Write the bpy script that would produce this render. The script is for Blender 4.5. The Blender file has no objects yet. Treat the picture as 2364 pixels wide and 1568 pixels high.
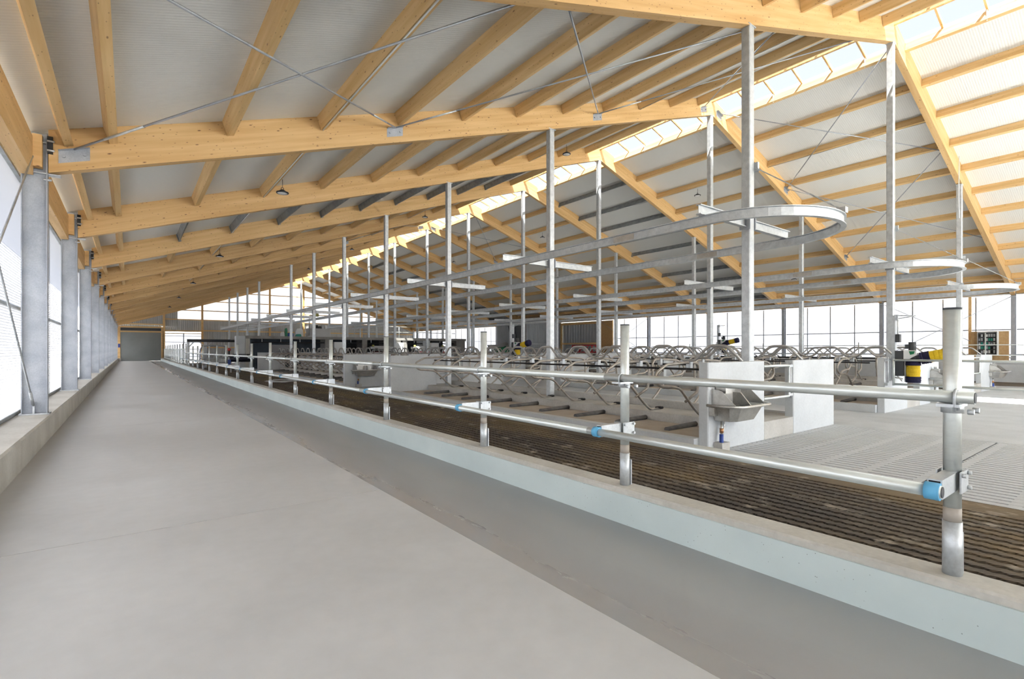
import bpy, math, random
from mathutils import Vector, Matrix
random.seed(7)
PI = math.pi
SC = bpy.context.scene
COL = SC.collection
H = 1.42                       # eye height above the feed passage; heights below are written from eye level

# ---------------------------------------------------------------- camera
YAW = math.radians(37.296)
cam = bpy.data.cameras.new('camera')
cam.sensor_width = 36.0
cam.lens = 1161.88 / 2364 * 36
cam.shift_y = 23.25 / 2364
cam.clip_end = 600
cam_o = bpy.data.objects.new('camera', cam)
COL.objects.link(cam_o)
cam_o.location = (0, 0, 0)
cam_o.rotation_euler = (PI / 2, 0, -YAW)
SC.camera = cam_o

# ---------------------------------------------------------------- sky, sun, exposure
w = bpy.data.worlds.new('sky')
SC.world = w
w.use_nodes = True
nt = w.node_tree
bg = nt.nodes['Background']
tc = nt.nodes.new('ShaderNodeTexCoord')
sx = nt.nodes.new('ShaderNodeSeparateXYZ')
rp = nt.nodes.new('ShaderNodeValToRGB')
rp.color_ramp.elements[0].position = 0.0
rp.color_ramp.elements[0].color = (0.96, 0.97, 1.0, 1)
rp.color_ramp.elements[1].position = 0.9
rp.color_ramp.elements[1].color = (0.62, 0.76, 1.0, 1)
nt.links.new(tc.outputs['Generated'], sx.inputs[0])
nt.links.new(sx.outputs['Z'], rp.inputs['Fac'])
nt.links.new(rp.outputs['Color'], bg.inputs['Color'])
bg.inputs['Strength'].default_value = 1.6
sun = bpy.data.lights.new('sun', 'SUN')
sun.energy = 24.0
sun.angle = math.radians(0.8)
sun.color = (1.0, 0.97, 0.91)
sun_o = bpy.data.objects.new('sun', sun)
COL.objects.link(sun_o)
sun_o.rotation_euler = Vector((0.44, 0.5, -1.0)).to_track_quat('-Z', 'Y').to_euler()
SC.view_settings.view_transform = 'Standard'
SC.view_settings.look = 'None'
SC.view_settings.gamma = 1.0
SC.view_settings.use_curve_mapping = False
SC.view_settings.exposure = 1.65
SC.cycles.use_denoising = True
SC.cycles.use_adaptive_sampling = True
SC.cycles.adaptive_threshold = 0.1
SC.cycles.adaptive_min_samples = 16
SC.cycles.max_bounces = 6
SC.cycles.diffuse_bounces = 4
SC.cycles.glossy_bounces = 2
SC.cycles.caustics_reflective = False
SC.cycles.caustics_refractive = False
SC.cycles.transparent_max_bounces = 10
SC.cycles.sample_clamp_indirect = 8.0

# ---------------------------------------------------------------- materials
MATS = {}
def base_mat(name):
    m = bpy.data.materials.new(name)
    m.use_nodes = True
    MATS[name] = m
    n = m.node_tree.nodes
    return m, n, m.node_tree.links, n['Principled BSDF']
def noise_node(n, l, scale, detail=4, vec=None, rough=0.55):
    t = n.new('ShaderNodeTexNoise')
    t.inputs['Scale'].default_value = scale
    t.inputs['Detail'].default_value = detail
    t.inputs['Roughness'].default_value = rough
    if vec is not None: l.new(vec, t.inputs['Vector'])
    return t
def ramp_node(n, l, fac, stops):
    r = n.new('ShaderNodeValToRGB')
    e = r.color_ramp.elements
    while len(e) < len(stops): e.new(0.5)
    for q, (p, c) in zip(e, stops):
        q.position = p; q.color = tuple(c) + (1,)
    l.new(fac, r.inputs['Fac'])
    return r
def mapped(n, l, scale=(1, 1, 1), rot=(0, 0, 0)):
    t = n.new('ShaderNodeTexCoord')
    mp = n.new('ShaderNodeMapping')
    mp.inputs['Scale'].default_value = scale
    mp.inputs['Rotation'].default_value = rot
    l.new(t.outputs['Object'], mp.inputs['Vector'])
    return mp.outputs['Vector']
def mix_col(n, l, fac, a, b, mode='MIX'):
    m = n.new('ShaderNodeMix'); m.data_type = 'RGBA'; m.blend_type = mode
    for sock, v in ((m.inputs[0], fac), (m.inputs[6], a), (m.inputs[7], b)):
        if hasattr(v, 'is_linked') or hasattr(v, 'node'): l.new(v, sock)
        elif isinstance(v, (int, float)): sock.default_value = v
        else: sock.default_value = tuple(v) + (1,)
    return m.outputs[2]
def plain(name, col, rough=0.6, metal=0.0):
    m, n, l, p = base_mat(name)
    p.inputs['Base Color'].default_value = tuple(col) + (1,)
    p.inputs['Roughness'].default_value = rough
    p.inputs['Metallic'].default_value = metal
    return m
def mottled(name, c1, c2, scale=2.0, rough=0.7, metal=0.0, bump=0.0, fine=40.0, fine_amt=0.12, stretch=(1, 1, 1), rough2=None):
    m, n, l, p = base_mat(name)
    v = mapped(n, l, stretch)
    a = noise_node(n, l, scale, 6, v)
    r = ramp_node(n, l, a.outputs['Fac'], ((0.32, c1), (0.68, c2)))
    b = noise_node(n, l, fine, 3, v)
    g = ramp_node(n, l, b.outputs['Fac'], ((0.3, (1 - fine_amt,) * 3), (0.7, (1 + 0 * fine_amt,) * 3)))
    l.new(mix_col(n, l, 1.0, r.outputs['Color'], g.outputs['Color'], 'MULTIPLY'), p.inputs['Base Color'])
    p.inputs['Roughness'].default_value = rough
    p.inputs['Metallic'].default_value = metal
    if rough2 is not None:
        rr = n.new('ShaderNodeMapRange')
        rr.inputs['From Min'].default_value = 0.35; rr.inputs['From Max'].default_value = 0.65
        rr.inputs['To Min'].default_value = rough; rr.inputs['To Max'].default_value = rough2
        l.new(a.outputs['Fac'], rr.inputs['Value']); l.new(rr.outputs['Result'], p.inputs['Roughness'])
    if bump:
        bn = n.new('ShaderNodeBump'); bn.inputs['Strength'].default_value = bump; bn.inputs['Distance'].default_value = 0.01
        l.new(b.outputs['Fac'], bn.inputs['Height']); l.new(bn.outputs['Normal'], p.inputs['Normal'])
    return m
def wood(name, c1, c2, knot=(0.17, 0.075, 0.025), lam=True):
    m, n, l, p = base_mat(name)
    v = mapped(n, l, (0.35, 7, 7))
    oi = n.new('ShaderNodeObjectInfo')
    add = n.new('ShaderNodeVectorMath'); add.operation = 'ADD'
    mul = n.new('ShaderNodeVectorMath'); mul.operation = 'SCALE'; mul.inputs['Scale'].default_value = 31.0
    cmb = n.new('ShaderNodeCombineXYZ')
    for k in range(3): l.new(oi.outputs['Random'], cmb.inputs[k])
    l.new(cmb.outputs[0], mul.inputs[0]); l.new(v, add.inputs[0]); l.new(mul.outputs[0], add.inputs[1])
    a = noise_node(n, l, 1.3, 7, add.outputs[0])
    r = ramp_node(n, l, a.outputs['Fac'], ((0.3, c1), (0.7, c2)))
    vo = n.new('ShaderNodeTexVoronoi'); vo.inputs['Scale'].default_value = 1.0
    v2 = mapped(n, l, (3.0, 8.0, 8.0))
    ad2 = n.new('ShaderNodeVectorMath'); ad2.operation = 'ADD'
    l.new(v2, ad2.inputs[0]); l.new(mul.outputs[0], ad2.inputs[1]); l.new(ad2.outputs[0], vo.inputs['Vector'])
    kr = ramp_node(n, l, vo.outputs['Distance'], ((0.04, (1, 1, 1)), (0.12, (0, 0, 0))))
    c = mix_col(n, l, kr.outputs['Color'], r.outputs['Color'], knot)
    vo3 = n.new('ShaderNodeTexVoronoi'); vo3.inputs['Scale'].default_value = 1.0
    v3 = mapped(n, l, (7.0, 17.0, 17.0))
    ad3 = n.new('ShaderNodeVectorMath'); ad3.operation = 'ADD'
    l.new(v3, ad3.inputs[0]); l.new(mul.outputs[0], ad3.inputs[1]); l.new(ad3.outputs[0], vo3.inputs['Vector'])
    kr3 = ramp_node(n, l, vo3.outputs['Distance'], ((0.05, (0.85, 0.85, 0.85)), (0.15, (0, 0, 0))))
    c = mix_col(n, l, kr3.outputs['Color'], c, knot)
    br = n.new('ShaderNodeMapRange'); br.inputs['To Min'].default_value = 0.86; br.inputs['To Max'].default_value = 1.06
    l.new(oi.outputs['Random'], br.inputs['Value'])
    hs = n.new('ShaderNodeHueSaturation'); l.new(br.outputs['Result'], hs.inputs['Value']); l.new(c, hs.inputs['Color'])
    l.new(hs.outputs['Color'], p.inputs['Base Color'])
    p.inputs['Roughness'].default_value = 0.55
    return m
WOOD = wood('glulam_spruce', (0.60, 0.36, 0.135), (0.77, 0.52, 0.245))
PURL = wood('purlin_spruce', (0.64, 0.40, 0.155), (0.82, 0.58, 0.29), knot=(0.3, 0.15, 0.06))
PLY = wood('plywood', (0.50, 0.31, 0.13), (0.62, 0.41, 0.20), knot=(0.34, 0.2, 0.09))
GALV = mottled('galvanised_steel', (0.52, 0.555, 0.58), (0.68, 0.715, 0.735), 9, 0.42, 0.5, fine=60, fine_amt=0.15)
GALV_D = mottled('galvanised_column', (0.36, 0.39, 0.44), (0.50, 0.53, 0.57), 3, 0.5, 0.45, fine=55, fine_amt=0.15)
TUBE = mottled('galvanised_tube', (0.64, 0.69, 0.68), (0.80, 0.84, 0.82), 6, 0.32, 0.55, fine=40, fine_amt=0.1, stretch=(1, 0.25, 1))
ZINC = mottled('zinc_purlin', (0.22, 0.24, 0.25), (0.36, 0.38, 0.39), 4, 0.45, 0.5)
RODM = plain('bracing_steel', (0.30, 0.32, 0.34), 0.45, 0.6)
STAIN = mottled('stainless_steel', (0.50, 0.49, 0.46), (0.66, 0.65, 0.62), 5, 0.3, 0.8)
DIVM = mottled('divider_tube', (0.36, 0.33, 0.29), (0.52, 0.48, 0.43), 7, 0.4, 0.5)
WAVEM = mottled('wavy_rail_tube', (0.38, 0.375, 0.36), (0.53, 0.52, 0.50), 7, 0.42, 0.5)
BLACK = plain('black_rubber', (0.012, 0.012, 0.014), 0.6)
DARKG = plain('dark_grey', (0.055, 0.06, 0.066), 0.6)
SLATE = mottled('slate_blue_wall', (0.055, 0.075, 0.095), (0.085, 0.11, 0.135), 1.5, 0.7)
PIPEM = mottled('grey_pipe', (0.10, 0.10, 0.10), (0.17, 0.165, 0.16), 8, 0.65)
WHITE = plain('white_paint', (0.78, 0.80, 0.80), 0.5)
RED = plain('red_paint', (0.55, 0.015, 0.02), 0.45)
GREEN = plain('green_paint', (0.01, 0.22, 0.09), 0.5)
TEAL = plain('teal_plastic', (0.02, 0.30, 0.22), 0.5)
BLUE = plain('blue_plastic', (0.12, 0.42, 0.68), 0.5)
COBALT = plain('cobalt_plastic', (0.02, 0.06, 0.30), 0.5)
NAVY = mottled('navy_bristle', (0.008, 0.007, 0.035), (0.022, 0.018, 0.075), 60, 0.9, bump=0.8, fine=150)
YELLOW = mottled('yellow_bristle', (0.72, 0.46, 0.01), (0.92, 0.66, 0.03), 60, 0.85, bump=0.8, fine=150)
OLIVE = plain('olive_lamp', (0.45, 0.42, 0.12), 0.5)
COPPER = plain('copper_fitting', (0.45, 0.22, 0.10), 0.4, 0.7)
CONC_W = mottled('pale_concrete_wall', (0.57, 0.60, 0.62), (0.67, 0.70, 0.72), 1.2, 0.75, fine=28, fine_amt=0.08, bump=0.05)
CONC_K = mottled('kerb_concrete', (0.48, 0.465, 0.42), (0.61, 0.595, 0.545), 1.6, 0.85, fine=30, fine_amt=0.12, bump=0.15)
CONC_B = mottled('bed_concrete', (0.46, 0.45, 0.42), (0.60, 0.59, 0.56), 1.5, 0.85, fine=25, fine_amt=0.15, bump=0.15)
SAND = mottled('bed_sand', (0.46, 0.39, 0.31), (0.56, 0.49, 0.41), 2.5, 0.95, fine=60, fine_amt=0.15, bump=0.2)
CONC_D = mottled('aged_concrete', (0.26, 0.255, 0.235), (0.38, 0.37, 0.345), 1.5, 0.8, fine=20, fine_amt=0.15)
SLATM = mottled('slatted_concrete', (0.47, 0.488, 0.498), (0.57, 0.588, 0.60), 1.1, 0.8, fine=35, fine_amt=0.1, bump=0.1)
FLOORM = mottled('feed_floor_concrete', (0.475, 0.48, 0.48), (0.565, 0.57, 0.57), 0.55, 0.45, fine=9, fine_amt=0.05, rough2=0.6)
COAT = None
GROUND = mottled('bounce_ground', (0.46, 0.45, 0.42), (0.56, 0.55, 0.52), 0.3, 0.9)
CORR = mottled('corrugated_sheet', (0.46, 0.465, 0.46), (0.54, 0.545, 0.54), 0.8, 0.5, 0.2)
CORR_B = mottled('corrugated_blue_grey', (0.38, 0.415, 0.455), (0.46, 0.495, 0.53), 0.8, 0.5, 0.2)
DOORM = mottled('roller_door_grey', (0.21, 0.225, 0.22), (0.25, 0.265, 0.26), 0.6, 0.55, 0.1)

def kerb_face_mat():
    m, n, l, p = base_mat('feed_kerb_coating')
    v = mapped(n, l)
    a = noise_node(n, l, 1.3, 5, v)
    r = ramp_node(n, l, a.outputs['Fac'], ((0.3, (0.52, 0.60, 0.60)), (0.7, (0.61, 0.69, 0.68))))
    vo = n.new('ShaderNodeTexVoronoi'); vo.inputs['Scale'].default_value = 30.0
    l.new(v, vo.inputs['Vector'])
    k = ramp_node(n, l, vo.outputs['Distance'], ((0.05, (1, 1, 1)), (0.11, (0, 0, 0))))
    ms = noise_node(n, l, 5.0, 2, v)
    mr = ramp_node(n, l, ms.outputs['Fac'], ((0.47, (0, 0, 0)), (0.56, (1, 1, 1))))
    f = mix_col(n, l, 1.0, k.outputs['Color'], mr.outputs['Color'], 'MULTIPLY')
    l.new(mix_col(n, l, f, r.outputs['Color'], (0.2, 0.23, 0.23)), p.inputs['Base Color'])
    p.inputs['Roughness'].default_value = 0.4
    return m
KERBF = kerb_face_mat()
def coat_mat():
    # smooth coating: matt over most of its width, polished wet film in a ragged band along its inner edge
    m, n, l, p = base_mat('feed_strip_coating')
    v = mapped(n, l)
    sp = n.new('ShaderNodeSeparateXYZ'); l.new(v, sp.inputs[0])
    a = noise_node(n, l, 1.1, 2, mapped(n, l, (1, 0.3, 1)))
    st = noise_node(n, l, 9.0, 3, mapped(n, l, (3.0, 0.6, 1), (0, 0, 0.9)))
    ad = n.new('ShaderNodeMath'); ad.operation = 'MULTIPLY_ADD'
    l.new(a.outputs['Fac'], ad.inputs[0]); ad.inputs[1].default_value = 0.9; l.new(sp.outputs['X'], ad.inputs[2])
    ad2 = n.new('ShaderNodeMath'); ad2.operation = 'MULTIPLY_ADD'
    l.new(st.outputs['Fac'], ad2.inputs[0]); ad2.inputs[1].default_value = 0.25; l.new(ad.outputs[0], ad2.inputs[2])
    mr = n.new('ShaderNodeMapRange'); mr.inputs['From Min'].default_value = 2.6; mr.inputs['From Max'].default_value = 3.15
    mr.inputs['To Min'].default_value = 0.20; mr.inputs['To Max'].default_value = 0.46
    l.new(ad2.outputs[0], mr.inputs['Value']); l.new(mr.outputs['Result'], p.inputs['Roughness'])
    r = ramp_node(n, l, a.outputs['Fac'], ((0.3, (0.30, 0.318, 0.325)), (0.7, (0.355, 0.372, 0.375))))
    cr = n.new('ShaderNodeMapRange'); cr.inputs['From Min'].default_value = 2.7; cr.inputs['From Max'].default_value = 3.3
    l.new(ad2.outputs[0], cr.inputs['Value'])
    l.new(mix_col(n, l, cr.outputs['Result'], (0.30, 0.30, 0.30), r.outputs['Color']), p.inputs['Base Color'])
    return m
COAT = coat_mat()
def rubber_mat():
    m, n, l, p = base_mat('soiled_rubber_mat')
    v = mapped(n, l, (1, 1, 1))
    a = noise_node(n, l, 0.9, 6, mapped(n, l, (1.6, 0.5, 1)))
    r = ramp_node(n, l, a.outputs['Fac'], ((0.30, (0.062, 0.050, 0.040)), (0.46, (0.105, 0.082, 0.057)), (0.6, (0.17, 0.12, 0.062)), (0.8, (0.24, 0.18, 0.10))))
    b = noise_node(n, l, 2.2, 5, mapped(n, l, (1.5, 1, 1)))
    br = ramp_node(n, l, b.outputs['Fac'], ((0.60, (0, 0, 0)), (0.72, (1, 1, 1))))
    c = mix_col(n, l, br.outputs['Color'], r.outputs['Color'], (0.40, 0.35, 0.28))
    ht = n.new('ShaderNodeTexWave'); ht.bands_direction = 'DIAGONAL'; ht.inputs['Scale'].default_value = 14.0; ht.inputs['Distortion'].default_value = 0.4
    l.new(v, ht.inputs['Vector'])
    hr = ramp_node(n, l, ht.outputs['Fac'], ((0.1, (0.72, 0.72, 0.72)), (0.6, (1.05, 1.05, 1.05))))
    l.new(mix_col(n, l, 1.0, c, hr.outputs['Color'], 'MULTIPLY'), p.inputs['Base Color'])
    p.inputs['Roughness'].default_value = 0.8
    bn = n.new('ShaderNodeBump'); bn.inputs['Strength'].default_value = 0.6; bn.inputs['Distance'].default_value = 0.008
    l.new(ht.outputs['Fac'], bn.inputs['Height']); l.new(bn.outputs['Normal'], p.inputs['Normal'])
    return m
RUBBER = rubber_mat()
def roof_mat():
    m, n, l, p = base_mat('sandwich_roof_panel')
    wv = n.new('ShaderNodeTexWave'); wv.bands_direction = 'Y'; wv.wave_profile = 'TRI'
    wv.inputs['Scale'].default_value = 5.0
    l.new(mapped(n, l), wv.inputs['Vector'])
    r = ramp_node(n, l, wv.outputs['Fac'], ((0.1, (0.71, 0.71, 0.68)), (0.5, (0.76, 0.76, 0.73))))
    l.new(r.outputs['Color'], p.inputs['Base Color'])
    p.inputs['Roughness'].default_value = 0.5
    bn = n.new('ShaderNodeBump'); bn.inputs['Strength'].default_value = 0.25; bn.inputs['Distance'].default_value = 0.01
    l.new(wv.outputs['Fac'], bn.inputs['Height']); l.new(bn.outputs['Normal'], p.inputs['Normal'])
    return m
ROOFM = roof_mat()
def sheer(name, tint, through, body, gloss=0.0):
    m, n, l, p = base_mat(name)
    n.remove(p)
    t = n.new('ShaderNodeBsdfTransparent'); t.inputs['Color'].default_value = tuple(tint) + (1,)
    d = n.new('ShaderNodeBsdfTranslucent'); d.inputs['Color'].default_value = tuple(body) + (1,)
    df = n.new('ShaderNodeBsdfDiffuse'); df.inputs['Color'].default_value = tuple(body) + (1,)
    m1 = n.new('ShaderNodeMixShader'); m1.inputs[0].default_value = 0.35
    l.new(d.outputs[0], m1.inputs[1]); l.new(df.outputs[0], m1.inputs[2])
    m2 = n.new('ShaderNodeMixShader'); m2.inputs[0].default_value = through
    l.new(m1.outputs[0], m2.inputs[1]); l.new(t.outputs[0], m2.inputs[2])
    l.new(m2.outputs[0], n['Material Output'].inputs['Surface'])
    return m
PANE = sheer('skylight_sheet', (0.90, 0.90, 0.90), 0.23, (0.008, 0.009, 0.01))
CURTAIN = sheer('wind_curtain', (0.95, 0.96, 0.97), 0.13, (0.20, 0.20, 0.215))
MESHM = sheer('wind_mesh', (0.93, 0.95, 0.98), 0.015, (0.29, 0.295, 0.315))
LENS = plain('lamp_lens', (0.75, 0.76, 0.76), 0.3)

# ---------------------------------------------------------------- mesh helpers
class MB:
    def __init__(s): s.v = []; s.f = []; s.sm = []
    def quad(s, pts, smooth=False):
        b = len(s.v); s.v += [tuple(p) for p in pts]; s.f.append(tuple(range(b, b + len(pts)))); s.sm.append(smooth); return s
    def box(s, x0, x1, y0, y1, z0, z1):
        b = len(s.v)
        s.v += [(x0, y0, z0), (x1, y0, z0), (x1, y1, z0), (x0, y1, z0), (x0, y0, z1), (x1, y0, z1), (x1, y1, z1), (x0, y1, z1)]
        for q in ((0, 3, 2, 1), (4, 5, 6, 7), (0, 1, 5, 4), (1, 2, 6, 5), (2, 3, 7, 6), (3, 0, 4, 7)):
            s.f.append(tuple(b + i for i in q)); s.sm.append(False)
        return s
    def prism(s, poly, a0, a1, axis='y', smooth=False):
        n = len(poly); b = len(s.v)
        def P(u, v, t):
            return {'y': (u, t, v), 'x': (t, u, v), 'z': (u, v, t)}[axis]
        s.v += [P(u, v, a0) for u, v in poly] + [P(u, v, a1) for u, v in poly]
        s.f.append(tuple(range(b, b + n))); s.f.append(tuple(range(b + 2 * n - 1, b + n - 1, -1))); s.sm += [False, False]
        for i in range(n):
            j = (i + 1) % n
            s.f.append((b + i, b + n + i, b + n + j, b + j)); s.sm.append(smooth)
        return s
    def strip(s, prof, a0, a1, axis='y', smooth=False):
        n = len(prof); b = len(s.v)
        def P(u, v, t):
            return {'y': (u, t, v), 'x': (t, u, v), 'z': (u, v, t)}[axis]
        s.v += [P(u, v, a0) for u, v in prof] + [P(u, v, a1) for u, v in prof]
        for i in range(n - 1):
            s.f.append((b + i, b + i + 1, b + n + i + 1, b + n + i)); s.sm.append(smooth)
        return s
    def tube(s, pts, r, n=8, closed=False, caps=True):
        pts = [Vector(p) for p in pts]
        m = len(pts); b = len(s.v)
        t0 = (pts[1] - pts[0]).normalized()
        up = Vector((0, 0, 1)) if abs(t0.z) < 0.9 else Vector((1, 0, 0))
        nrm = (up - t0 * up.dot(t0)).normalized()
        for i, p in enumerate(pts):
            if closed: t = (pts[(i + 1) % m] - pts[i - 1]).normalized()
            elif i == 0: t = t0
            elif i == m - 1: t = (pts[-1] - pts[-2]).normalized()
            else: t = (pts[i + 1] - pts[i - 1]).normalized()
            nrm = (nrm - t * nrm.dot(t)).normalized()
            bi = t.cross(nrm)
            rr = r[i] if isinstance(r, (list, tuple)) else r
            for k in range(n):
                a = 2 * PI * k / n
                s.v.append(tuple(p + (nrm * math.cos(a) + bi * math.sin(a)) * rr))
        for i in range(m if closed else m - 1):
            j = (i + 1) % m
            for k in range(n):
                q = (k + 1) % n
                s.f.append((b + i * n + k, b + i * n + q, b + j * n + q, b + j * n + k)); s.sm.append(True)
        if caps and not closed:
            s.f.append(tuple(b + k for k in range(n - 1, -1, -1))); s.f.append(tuple(b + (m - 1) * n + k for k in range(n))); s.sm += [False, False]
        return s
    def lathe(s, prof, c=(0, 0, 0), n=20):
        b = len(s.v); m = len(prof)
        for r, z in prof:
            for k in range(n):
                a = 2 * PI * k / n
                s.v.append((c[0] + r * math.cos(a), c[1] + r * math.sin(a), c[2] + z))
        for i in range(m - 1):
            for k in range(n):
                q = (k + 1) % n
                s.f.append((b + i * n + k, b + i * n + q, b + (i + 1) * n + q, b + (i + 1) * n + k)); s.sm.append(True)
        if prof[0][0] > 1e-6: s.f.append(tuple(b + k for k in range(n - 1, -1, -1))); s.sm.append(False)
        if prof[-1][0] > 1e-6: s.f.append(tuple(b + (m - 1) * n + k for k in range(n))); s.sm.append(False)
        return s
    def bar(s, p0, p1, wd, ht, up=(0, 0, 1)):
        p0 = Vector(p0); p1 = Vector(p1); d = (p1 - p0).normalized(); up = Vector(up)
        sd = d.cross(up).normalized(); u2 = sd.cross(d).normalized(); b = len(s.v)
        for p in (p0, p1):
            for a, c in ((-1, -1), (1, -1), (1, 1), (-1, 1)):
                s.v.append(tuple(p + sd * a * wd / 2 + u2 * c * ht / 2))
        for q in ((0, 1, 2, 3), (7, 6, 5, 4), (0, 4, 5, 1), (1, 5, 6, 2), (2, 6, 7, 3), (3, 7, 4, 0)):
            s.f.append(tuple(b + i for i in q)); s.sm.append(False)
        return s
    def mesh(s, name):
        me = bpy.data.meshes.new(name)
        me.from_pydata(s.v, [], s.f)
        me.polygons.foreach_set('use_smooth', s.sm)
        me.update()
        return me
def fillet(pts, r, seg=4):
    out = [Vector(pts[0])]
    for i in range(1, len(pts) - 1):
        p = Vector(pts[i]); a = Vector(pts[i - 1]) - p; b = Vector(pts[i + 1]) - p
        d = min(r, a.length * 0.48, b.length * 0.48)
        a.normalize(); b.normalize()
        for k in range(seg + 1):
            t = k / seg
            out.append((p + a * d) * (1 - t) ** 2 + p * 2 * t * (1 - t) + (p + b * d) * t * t)
    out.append(Vector(pts[-1]))
    return out
def tagit(o, label=None, cat=None, group=None, kind=None):
    if label: o['label'] = label
    if cat: o['category'] = cat
    if group: o['group'] = group
    if kind: o['kind'] = kind
    return o
def obj(name, mb, mat, parent=None, label=None, cat=None, group=None, kind=None, mw=None):
    """one mesh object; coordinates of mb are scene coordinates unless mw places it"""
    me = mb if isinstance(mb, bpy.types.Mesh) else mb.mesh(name)
    if not me.materials: me.materials.append(mat)
    o = bpy.data.objects.new(name, me)
    COL.objects.link(o)
    if mw is not None:
        o.matrix_world = mw
    elif parent is None and not isinstance(mb, bpy.types.Mesh):
        xs = [v.co.x for v in me.vertices]; ys = [v.co.y for v in me.vertices]; zs = [v.co.z for v in me.vertices]
        c = Vector(((min(xs) + max(xs)) / 2, (min(ys) + max(ys)) / 2, min(zs)))
        me.transform(Matrix.Translation(-c)); o.location = c
    if parent is not None:
        o.parent = parent
        root = parent
        off = Vector(parent.location)
        if parent.parent is not None: off = Vector((0, 0, 0)) if parent.get('abs') else off
        o.matrix_parent_inverse = Matrix.Translation(-off) if parent.get('base') else Matrix.Identity(4)
    return tagit(o, label, cat, group, kind)
def thing(name, loc, label, cat, group=None, kind=None):
    o = bpy.data.objects.new(name, None)
    o.empty_display_size = 0.2
    COL.objects.link(o)
    o.location = loc
    o['base'] = 1
    return tagit(o, label, cat, group, kind)
def copy_tree(o, shift=(0, 0, 0), parent=None, label=None):
    c = o.copy(); COL.objects.link(c)
    if parent is None: c.location = Vector(o.location) + Vector(shift)
    else: c.parent = parent
    if label: c['label'] = label
    for ch in o.children: copy_tree(ch, parent=c)
    return c
def axes(origin, xa, za):
    xa = Vector(xa).normalized(); za = Vector(za); ya = za.cross(xa).normalized(); za = xa.cross(ya)
    m = Matrix((xa, ya, za)).transposed().to_4x4(); m.translation = Vector(origin)
    return m
ORD = ['first', 'second', 'third', 'fourth', 'fifth', 'sixth', 'seventh', 'eighth', 'ninth', 'tenth', 'eleventh', 'twelfth', 'thirteenth',
       'fourteenth', 'fifteenth', 'sixteenth', 'seventeenth', 'eighteenth']

# ---------------------------------------------------------------- layout
S = 6.0
def F(k): return 5.217 + S * k            # frame k stands at this Y
XR = 18.507                               # ridge
XL, XRW = -1.055, 37.93                   # inner faces of the columns
TAN = 0.331
PITCH = math.atan(TAN)
ZRB = 9.36                                # underside of the rafters at the ridge
DEP = 0.70                                # rafter depth measured plumb
ZF, ZA = -1.42, -1.73                     # feed passage, cow alleys
YN, YE = F(-4), F(12)
def zrb(x): return ZRB - TAN * abs(x - XR)
def zroof(x): return zrb(x) + DEP

# ================================================================ THE SETTING
# ---- unseen outside ground, added and kept pale to bounce daylight inside
obj('ground', MB().box(-70, 110, -70, 150, -2.3, -1.95), GROUND, label='pale ground added around the barn to bounce daylight', cat='ground', kind='structure')

# ---- feed passage floor
fl = thing('floor', (0, 0, 0), 'pale concrete floor of the wide feed passage', 'floor', kind='structure')
edges = [YN, -1.2, 4.86, 11.9, 19.0, 26.0, 33.0, 40.0, 47.0, 54.0, 61.0, 68.0, YE]
for a, b in zip(edges[:-1], edges[1:]):
    obj('floor_slab', MB().box(-1.02, 2.03, a + 0.004, b - 0.004, ZF - 0.2, ZF), FLOORM, fl)
obj('floor_base', MB().box(-1.02, 3.21, YN, YE, ZF - 0.4, ZF - 0.201), CONC_D, fl)
obj('feed_strip', MB().box(2.036, 3.21, YN, YE, ZF - 0.2, ZF - 0.004), COAT, fl, label='smooth dark grey coated feeding strip')

# ---- feed kerb
kb = thing('kerb', (3.32, 0, ZF), 'low concrete feed kerb with pale mint coated face', 'kerb', kind='structure')
obj('kerb_body', MB().prism([(3.222, ZA), (3.43, ZA), (3.43, -1.15), (3.42, -1.14), (3.235, -1.14), (3.222, -1.153)], YN, YE), CONC_K, kb)
obj('coated_face', MB().box(3.205, 3.222, YN, YE, ZF - 0.01, -1.185), KERBF, kb, label='pale mint coated kerb face')

# ---- alley floor with grooved rubber strips
al = thing('floor_alley', (0, 0, 0), 'brown soiled grooved rubber mat floor behind the feed fence', 'floor', kind='structure')
obj('mat_base', MB().box(3.43, 7.64, YN, YE - 0.1, ZA - 0.2, ZA - 0.024), BLACK, al)
def rubber_strip(x0, x1, seed):
    rnd = random.Random(seed); m = MB(); L = []; Rr = []
    y = -1.0
    L.append((x0, YN)); Rr.append((x1, YN))
    k = 0
    while y < 24:
        dx = 0.02 if k % 2 else -0.002
        L.append((x0 + dx, y)); Rr.append((x1 - dx, y + 0.03)); y += 0.055; k += 1
    L.append((x0, YE - 0.12)); Rr.append((x1, YE - 0.12))
    n = len(L); b = 0
    m.v += [(x, yy, ZA) for x, yy in L] + [(x, yy, ZA) for x, yy in Rr] + [(x, yy, ZA - 0.03) for x, yy in L] + [(x, yy, ZA - 0.03) for x, yy in Rr]
    for i in range(n - 1):
        m.f.append((i, n + i, n + i + 1, i + 1)); m.f.append((2 * n + i, i, i + 1, 2 * n + i + 1)); m.f.append((n + i, 3 * n + i, 3 * n + i + 1, n + i + 1))
        m.sm += [False] * 3
    return m
xs = 3.44; i = 0
while xs < 7.05:
    wd = 0.108
    obj('rubber_strip', rubber_strip(xs, xs + wd, i), RUBBER, al); xs += 0.15; i += 1
obj('rubber_border', MB().box(xs, 7.635, YN, YE - 0.12, ZA - 0.03, ZA + 0.002), RUBBER, al)

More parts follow.
